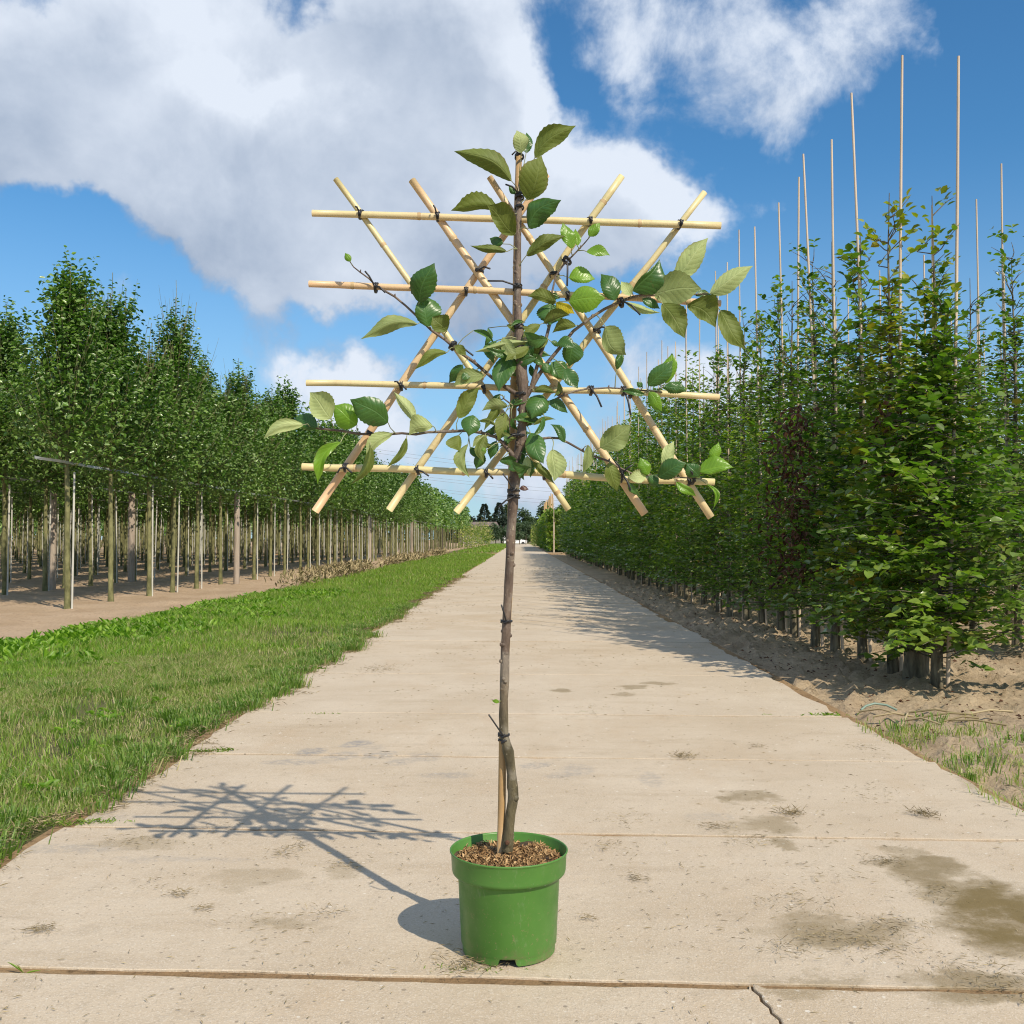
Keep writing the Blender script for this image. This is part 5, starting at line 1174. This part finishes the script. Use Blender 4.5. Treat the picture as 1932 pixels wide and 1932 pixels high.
# an old pruning wound low on the stem
b = MB(); c = P(957, 1590, 2.582); b.tube([c, c + Vector((0, -.006, 0))], [.0065, .004], 10); put('pruning_scar', b.mesh('pruning_scar', [M['dead_leaf']]), tree)
BR = {
 'up_left': [(984,748,2.552,10),(974,742,2.55,8),(950,728,2.556,7),(928,713,2.562,6),(895,684,2.566,6),(868,664,2.568,6),(840,640,2.568,5.5),(815,624,2.568,5),(792,601,2.57,4.5),(768,577,2.572,4),(745,560,2.572,4),(726,549,2.572,3.8),(710,540,2.572,3.4),(695,527,2.57,3),(680,514,2.566,2.6),(668,503,2.562,2.2),(660,494,2.56,1.6)],
 'low_left': [(976,868,2.556,12),(963,852,2.55,9),(950,838,2.55,7.5),(934,824,2.555,6.5),(907,816,2.56,6),(880,812,2.565,5.5),(853,814,2.568,5.5),(808,816,2.57,5),(785,820,2.57,4.5),(758,817.5,2.57,4.5),(725,820,2.57,5),(705,819,2.568,5),(678,819,2.566,5),(643,812.5,2.562,4.5),(603,809,2.56,4),(578,805,2.558,3)],
 'up_right': [(986,760,2.55,10),(1001,734,2.552,9),(1014,710,2.556,8),(1034,684,2.56,7),(1054,658,2.564,6.5),(1083,625,2.568,6),(1117,598,2.57,5.5),(1140,583,2.57,5.5),(1163,572,2.566,5.5),(1188,562,2.56,5.5),(1210,557,2.556,5),(1232,557,2.552,4.5),(1262,556,2.55,4),(1300,556,2.548,3.5),(1335,554,2.546,3)],
 'shoot': [(1001,735,2.552,8),(1010,700,2.55,7),(1020,668,2.55,6.5),(1030,640,2.552,6.5),(1037,612,2.555,6),(1038,585,2.558,4),(1041,555,2.562,3.6),(1049,521,2.566,3.4),(1062,500,2.566,3.2),(1080,482,2.564,3),(1095,468,2.562,2.6),(1106,456,2.56,2.2),(1112,446,2.558,1.6)],
 'mid_right': [(988,806,2.552,7),(1000,790,2.552,5),(1022,770,2.556,4.5),(1044,756,2.56,4.5),(1063,746,2.564,4),(1085,738,2.568,3.8),(1108,734,2.57,3.6),(1130,732,2.57,3.4),(1148,731,2.57,3.2),(1186,734,2.568,3.2),(1221,738,2.566,3),(1250,741,2.566,2)],
 'low_right': [(984,842,2.554,9),(1000,834,2.552,6),(1018,828,2.554,5),(1036,825,2.556,4.5),(1055,827,2.558,4.5),(1073,836,2.56,4.2),(1100,850,2.562,4.2),(1116,859,2.564,4),(1148,871,2.566,4),(1168,883,2.566,4),(1195,893,2.566,3.6),(1230,897,2.564,3.4),(1262,900,2.564,3),(1286,901,2.562,2.6),(1325,904,2.56,2)],
 'side_left': [(980,765,2.55,5),(968,766,2.546,3.5),(950,752,2.545,2.6),(935,760,2.545,2)],
}
branch_pts = []
for nm, pl_ in BR.items():
    pts = []; rad = []
    for i, (x, y, Y, w_) in enumerate(pl_):
        pts.append(P(x + rng.normal(0, .5), y + rng.normal(0, .5), Y)); rad.append(w_ * kpx / 2)
    b = MB(); b.tube(pts, rad, 8, jit=.05)
    for i in range(2, len(pts) - 1, 2): b.tube([pts[i] + Vector((0, 0, -.002)), pts[i] + Vector((.001, -.002, .0035)), pts[i] + Vector((.002, -.003, .007))], [rad[i] * 1.1, rad[i] * .9, .0006], 6)
    put('branch', b.mesh('branch', [M['young_bark']]), tree)
    for a, c in zip(pts[:-1], pts[1:]):
        for t in (0, .33, .66): branch_pts.append(a.lerp(c, t))
for x, y, w_, Y in TR:
    if y < 960: branch_pts.append(P(x, y, Y - .004))
OFF = {1: (640, 280, .33126), 2: (1240, 280, .34161), 3: (640, 800, .33126), 4: (1240, 760, .33126), 5: (1150, 300, .17595), 6: (1150, 740, .25882)}
def z2d(rg, x, y): ox, oy, s = OFF[rg]; return (ox + x * s) * .75469, (oy + y * s) * .75469
LM = {'U': 'apple_leaf', 'L': 'apple_leaf', 'O': 'apple_leaf_olive_shade', 'P': 'apple_leaf_pale_lit', 'B': 'apple_leaf_young', 'Y': 'apple_leaf_yellow', 'N': 'apple_leaf_dry', 'D': 'apple_leaf', 'b': 'apple_leaf_young'}
#        region, base, tip, width on the (up/left) side, on the (down/right) side, kind, bow (share of length, + = up/left), depth swing of tip (m, + = away)
LV = [
 (5,870,470,805,135,95,110,'P',-.05,-.02),(5,940,470,945,178,70,85,'D',0,.02),(5,1060,540,1650,82,150,120,'O',.10,-.03),(5,960,1140,1160,490,230,150,'O',-.06,-.04),
 (5,735,870,-90,420,150,110,'O',.10,-.02),(5,790,1050,690,940,40,40,'D',0,0),(5,560,1290,-130,1290,170,30,'O',.08,-.02),(5,780,1640,385,1210,190,110,'O',0,-.05),
 (5,975,1540,1440,1140,150,160,'U',.18,-.03),(5,665,1870,140,1775,70,35,'O',-.04,0),(5,610,1760,420,1680,60,70,'D',0,.02),(5,940,1930,1505,1640,110,70,'O',.05,-.02),
 (5,1590,1830,1460,1455,75,110,'B',.03,0),(5,1665,1790,1640,1540,40,55,'B',0,.02),
 (2,680,910,762,812,38,36,'b',0,0),(2,662,1022,835,1050,48,32,'b',.06,0),(2,533,1212,728,1220,82,42,'b',.03,0),(2,870,1380,768,1180,60,75,'U',-.05,.01),
 (2,1000,1312,1197,1075,25,130,'U',-.06,0),(2,985,1345,915,1240,40,40,'P',0,.02),(2,1310,1225,1556,915,75,75,'P',0,-.02),(2,1150,1340,1510,1290,115,100,'L',.05,-.04),
 (2,1565,1330,1882,1125,60,70,'P',.02,-.02),(2,1215,1400,1380,1658,60,85,'O',-.03,-.02),(2,1400,1412,1607,1578,110,60,'O',.15,0),(2,1640,1450,1832,1730,70,75,'O',.08,-.01),
 (2,945,1390,1202,1470,22,30,'P',-.04,0),(2,1070,1370,1200,1440,40,30,'D',0,.01),(2,440,1395,575,1478,22,48,'Y',.05,0),(2,440,1385,230,1350,55,30,'O',.06,0),(2,535,1385,802,1360,85,90,'b',.03,-.02),(2,400,1400,395,1560,90,92,'U',0,-.02),
 (2,800,1570,955,1775,45,105,'L',.22,-.01),(2,885,1885,925,1735,28,26,'D',0,0),(2,587,1565,412,1616,52,18,'O',.08,0),(2,470,1360,360,1340,22,22,'D',0,.01),(2,1460,1345,1600,1350,40,20,'D',0,.02),
 (6,690,440,140,535,45,38,'P',.03,-.02),(6,845,410,615,345,30,80,'U',-.14,-.01),(6,850,420,700,500,60,45,'O',0,0),(6,510,555,375,925,95,90,'U',.06,-.04),(6,545,560,500,720,30,80,'D',0,-.02),
 (6,805,665,662,555,35,42,'U',.04,-.01),(6,750,575,640,480,45,45,'D',0,0),(6,930,470,1115,500,75,38,'U',.1,-.01),(6,1090,440,1055,680,80,110,'D',.0,.01),(6,800,650,870,750,38,45,'U',.03,0),
 (6,885,640,1010,815,60,110,'D',.05,.01),(6,1015,700,1140,892,50,85,'U',.1,-.02),(3,1722,415,1490,500,55,55,'L',.14,0),(3,1560,338,1455,475,40,40,'D',0,.02),(3,1527,742,1690,508,62,55,'O',.06,0),
 (6,462,1062,212,1110,65,30,'L',.1,0),(6,385,965,230,1302,48,30,'O',-.08,0),(6,125,1150,88,1352,85,85,'U',.02,-.02),(6,440,1125,365,1402,75,50,'O',-.05,-.01),(6,565,1000,478,1085,38,40,'D',0,0),
 (6,640,1010,528,1085,50,12,'L',.1,0),(6,800,955,690,1185,105,100,'U',.02,-.03),(6,845,1022,1042,1130,50,45,'D',.10,0),(6,715,920,925,930,48,22,'O',.05,0),(6,708,1245,925,1192,22,22,'O',.14,0),
 (6,1010,1415,872,1238,38,45,'U',-.14,0),(6,680,1322,808,1620,85,95,'U',.04,-.04),(6,893,1480,905,1792,60,110,'P',-.03,-.01),(6,648,1545,670,1742,36,42,'P',.08,0),(6,702,1598,908,1812,34,32,'O',-.04,0),
 (6,262,1348,120,1462,38,30,'P',.08,0),(6,352,1400,292,1575,52,40,'U',0,0),(6,255,1490,200,1500,30,30,'B',0,0),(6,98,1460,180,1572,32,34,'D',0,0),(6,212,1510,155,1672,38,62,'D',.05,0),
 (3,1600,935,1612,1190,55,22,'L',.2,0),(3,1530,868,1540,992,85,20,'O',.05,0),(6,575,1862,665,1866,30,16,'N',0,0),(6,1240,1440,1185,1710,45,45,'L',-.1,0),
 (4,785,1085,1017,913,78,88,'L',-.03,-.02),(4,855,1195,915,1415,48,55,'O',.03,0),(4,1135,1290,998,1310,46,50,'P',0,-.01),(4,1150,1290,1085,1158,45,48,'B',.02,0),(4,1155,1298,1228,1372,38,42,'U',0,0),
 (4,1222,1307,1440,1200,72,60,'U',.05,-.03),(4,1268,1240,1348,1032,42,46,'P',.06,0),(4,1532,1300,1440,1200,60,50,'U',0,0),(4,1528,1262,1795,1235,78,40,'b',.06,-.02),(4,1640,1190,1682,1042,38,40,'B',.03,0),
 (4,1358,1343,1512,1452,26,34,'b',-.02,0),(4,1590,1358,1640,1552,16,20,'b',-.25,0),(4,1285,600,1328,368,55,52,'B',0,0),(4,1148,618,1338,420,62,62,'U',-.03,-.02),(4,1272,618,1438,662,44,42,'U',.05,0),
 (4,1158,662,1255,812,48,36,'B',-.02,0),(4,1195,665,1312,838,36,22,'U',.2,0),(4,1122,682,948,658,22,26,'U',.03,0),(4,1105,625,1062,588,20,20,'U',0,0),
 (3,362,790,50,896,50,42,'P',.12,0),(3,462,810,286,738,62,55,'D',.05,.02),(3,565,748,405,545,85,100,'P',-.03,-.01),(3,762,792,575,645,80,90,'b',.03,-.01),(3,997,775,708,598,85,105,'U',.06,-.02),
 (3,640,920,462,1242,50,38,'B',.16,0),(3,1030,858,828,1032,58,32,'P',.12,0),(3,862,928,712,1238,35,32,'O',-.16,0),(3,1198,768,1040,540,32,50,'P',-.02,0),(3,1335,800,1152,872,92,30,'P',.12,0),
 (3,1137,885,985,1112,26,26,'O',-.12,0),(3,1442,244,1198,372,40,32,'O',.12,0),(1,1220,1600,788,1716,58,48,'L',.12,0),(3,1500,195,1588,268,32,30,'O',.04,0),
 (1,1232,1440,1345,1130,95,85,'U',.06,-.04),(1,1300,1622,1255,1372,70,110,'D',.0,0),(1,1440,1655,1330,1545,75,60,'O',.0,-.01),(1,712,1128,672,1062,24,22,'B',0,0),(3,1560,450,1620,395,30,24,'U',0,.01),
 (6,470,1420,420,1350,20,30,'U',0,0),(6,520,930,450,905,20,20,'D',0,0),(6,590,700,560,790,30,26,'Y',0,.0),(6,700,780,680,660,26,26,'D',0,.01),(4,1000,1345,1085,1450,22,26,'D',.1,.01),
 (6,880,440,960,480,26,22,'U',.0,.01),(6,620,480,700,580,32,30,'D',.0,.01),
]
def apple_leaf(i, L_):
    rg, bx, by, tx, ty, wu, wd, kd, bow, dsw = L_; r = random.Random(i * 7 + 3); s = OFF[rg][2] * .75469 * kpx
    B2 = z2d(rg, bx, by); T2 = z2d(rg, tx, ty); Y0 = 2.545 + r.uniform(-.018, .012)
    if kd == 'D': Y0 += .02
    B3 = P(*B2, Y0); T3 = P(*T2, Y0 + dsw)
    ax = T3 - B3; ln = ax.length; flat = Vector((ax.x, 0, ax.z)).normalized(); nrm = Vector((-flat.z, 0, flat.x))
    # first width: up for leaves lying across, left for upright ones
    horiz = abs(flat.x) >= abs(flat.z)
    sgn = 1 if ((nrm.z > 0) if horiz else (nrm.x < 0)) else -1
    wA, wB = (wu * s * 1.08, wd * s * 1.08); W = max(.27 * ln, (wA + wB) * .5)
    face_up = kd in 'UDBbYN'; back = kd in 'OLP'
    ew = -1 if face_up else 1                       # edges of a V-folded leaf lean to the upper face
    n = 20; V = []; UV = []; ph = r.uniform(0, 6.28); wav = r.uniform(.08, .26) * W; arch = r.uniform(.06, .16) * ln * (-1 if face_up else 1)
    cols = (-1, -.68, -.34, 0, .34, .68, 1); sbend = r.uniform(-.05, .05) * ln; tw = r.uniform(-.5, .5); cup = r.uniform(.15, .6) * W; tipc = r.uniform(-.02, .10) * ln; w2 = r.uniform(7, 13)
    for k in range(n + 1):
        t = k / n; q = math.sin(math.pi * min(1, t ** .84)) ** .86 if 0 < t < 1 else 0
        if t > .78: q *= 1 - .45 * ((t - .78) / .22) ** .7
        tooth = 1 + (.045 if k % 2 else -.02)
        mid = B3.lerp(T3, t) + nrm * (sgn * bow * ln * math.sin(math.pi * t)) + nrm * (sbend * math.sin(2 * math.pi * t) * .6) + Vector((0, 1, 0)) * (-abs(arch) * math.sin(math.pi * t) * .7 + tipc * t ** 3)
        for c in cols:
            side = 1 if c < 0 else -1; wpx = wA if side > 0 else wB; a = abs(c)
            proj = wpx * q * a * (tooth if a == 1 else 1); true = W * q * a
            dep = math.sqrt(max(0, true * true - proj * proj)) * .8
            z_ = dep * ew * (.6 + .4 * a) + wav * a * a * math.sin(t * w2 + ph + side * 1.7) * q - ew * cup * a ** 3 * q + tw * side * proj * (t - .35)
            V.append(mid + nrm * (sgn * side * proj) + Vector((0, 1, 0)) * z_); UV.append((t, c))
    F = []; m = len(cols)
    for k in range(n):
        for j in range(m - 1):
            a = k * m + j; F.append([a, a + 1, a + m + 1, a + m])
    F = np.array(F)
    # winding: the shown face is the front for upper faces, the back for undersides
    v = [V[x] for x in (10 * m + 3, 10 * m + 4, 11 * m + 4)]; nn = (v[1] - v[0]).cross(v[2] - v[0])
    v2 = [V[x] for x in (10 * m + 2, 10 * m + 3, 11 * m + 3)]; nn = nn + (v2[1] - v2[0]).cross(v2[2] - v2[0])
    front = nn.y < 0
    if front != face_up: F = F[:, ::-1]
    me = mesh_np('leaf', np.array([tuple(x) for x in V]), F, [M[LM[kd]]], smooth=True, uv=np.array(UV))
    put('leaf', me, tree)
    # stalk to the nearest wood
    cand = [q for q in branch_pts if (q - B3).length < .20]
    if cand:
        tgt = min(cand, key=lambda q: (q - B3).length + .35 * abs((q - (B3 - ax.normalized() * .035)).length))
        if (tgt - B3).length > .004:
            md = (B3 + tgt) / 2 + Vector((r.uniform(-.004, .004), -.004, r.uniform(0, .006)))
            b = MB(); b.tube([tgt, md, B3, B3.lerp(T3, .05) + nrm * (sgn * bow * ln * math.sin(math.pi * .05)) + Vector((0, .001 if face_up else -.001, 0))], [.0016, .0011, .0011, .0008], 5)
            put('leaf_stalk', b.mesh('leaf_stalk', [M['petiole']]), tree)
for i, L_ in enumerate(LV): apple_leaf(i, L_)
# tiny leaf low on the trunk
i = len(LV); OFF[9] = (0, 0, 1.32505)
branch_pts.append(P(944, 1323, 2.575)); apple_leaf(i, (9, 942, 1325, 928, 1322, 3, 4, 'B', .1, 0)); 
# the crowded leaves round the fork
OFF[8] = (0, 0, 1.32505); rl = random.Random(11)
for q_ in range(40):
    bx = 985 + rl.gauss(0, 42); by = rl.uniform(600, 885)
    if by > 800: bx = 985 + rl.gauss(0, 30)
    a_ = rl.uniform(-.4, 3.6); ln_ = rl.uniform(28, 56); tx, ty = bx + math.cos(a_) * ln_, by + math.sin(a_) * ln_ * .9
    k_ = rl.choice('UUOOOLDDDU'); apple_leaf(300 + q_, (8, bx, by, tx, ty, ln_ * rl.uniform(.07, .26), ln_ * rl.uniform(.07, .26), k_, rl.uniform(-.2, .2), rl.uniform(-.04, .03)))
# ties round the stem
for (x, y, rad, turns, tails, wd) in ((980,296,.0105,2,[(966,292)],.008),(980,372,.0105,3,[(954,348)],.012),(980,392,.0105,2,[],.006),(976.5,543,.0105,3,[(920,530)],.012),(978,618,.0125,4,[],.018),(984,745,.016,2,[],.008),(978,823,.0205,2,[(958,827)],.008),
        (969,926,.0145,2,[(949,894)],.006),(969,938,.0145,3,[(940,957)],.010),(955.6,1172,.0135,2,[(946,1141)],.006),(950.5,1386,.0135,2,[(922,1348)],.008),(950.5,1396,.0128,1,[],.004)):
    Y = min(TR, key=lambda q: abs(q[1] - y))[3]; tie(x, y, 1.57, rad, Y + .008, turns, wd, tails, .0022, ry=rad + .008)
# ties round side branches
for (x, y, a, t) in ((709,543,-.05,[(689,512),(727,552)]),(1172,571,.3,[(1208,594)]),(1070,492,.9,[(1070,540)]),(700,819,1.1,[]),(1115,737,-.05,[(1135,768)]),(1176,738,-.05,[(1190,783)]),(1172,895,-.1,[(1160,870),(1192,878),(1190,925)]),(1306,905,-.05,[(1300,885)]),(855,652,2.5,[(893,671)])):
    tie(x, y, a, .0115, HY - .008, 2, .010, t, ry=.020)
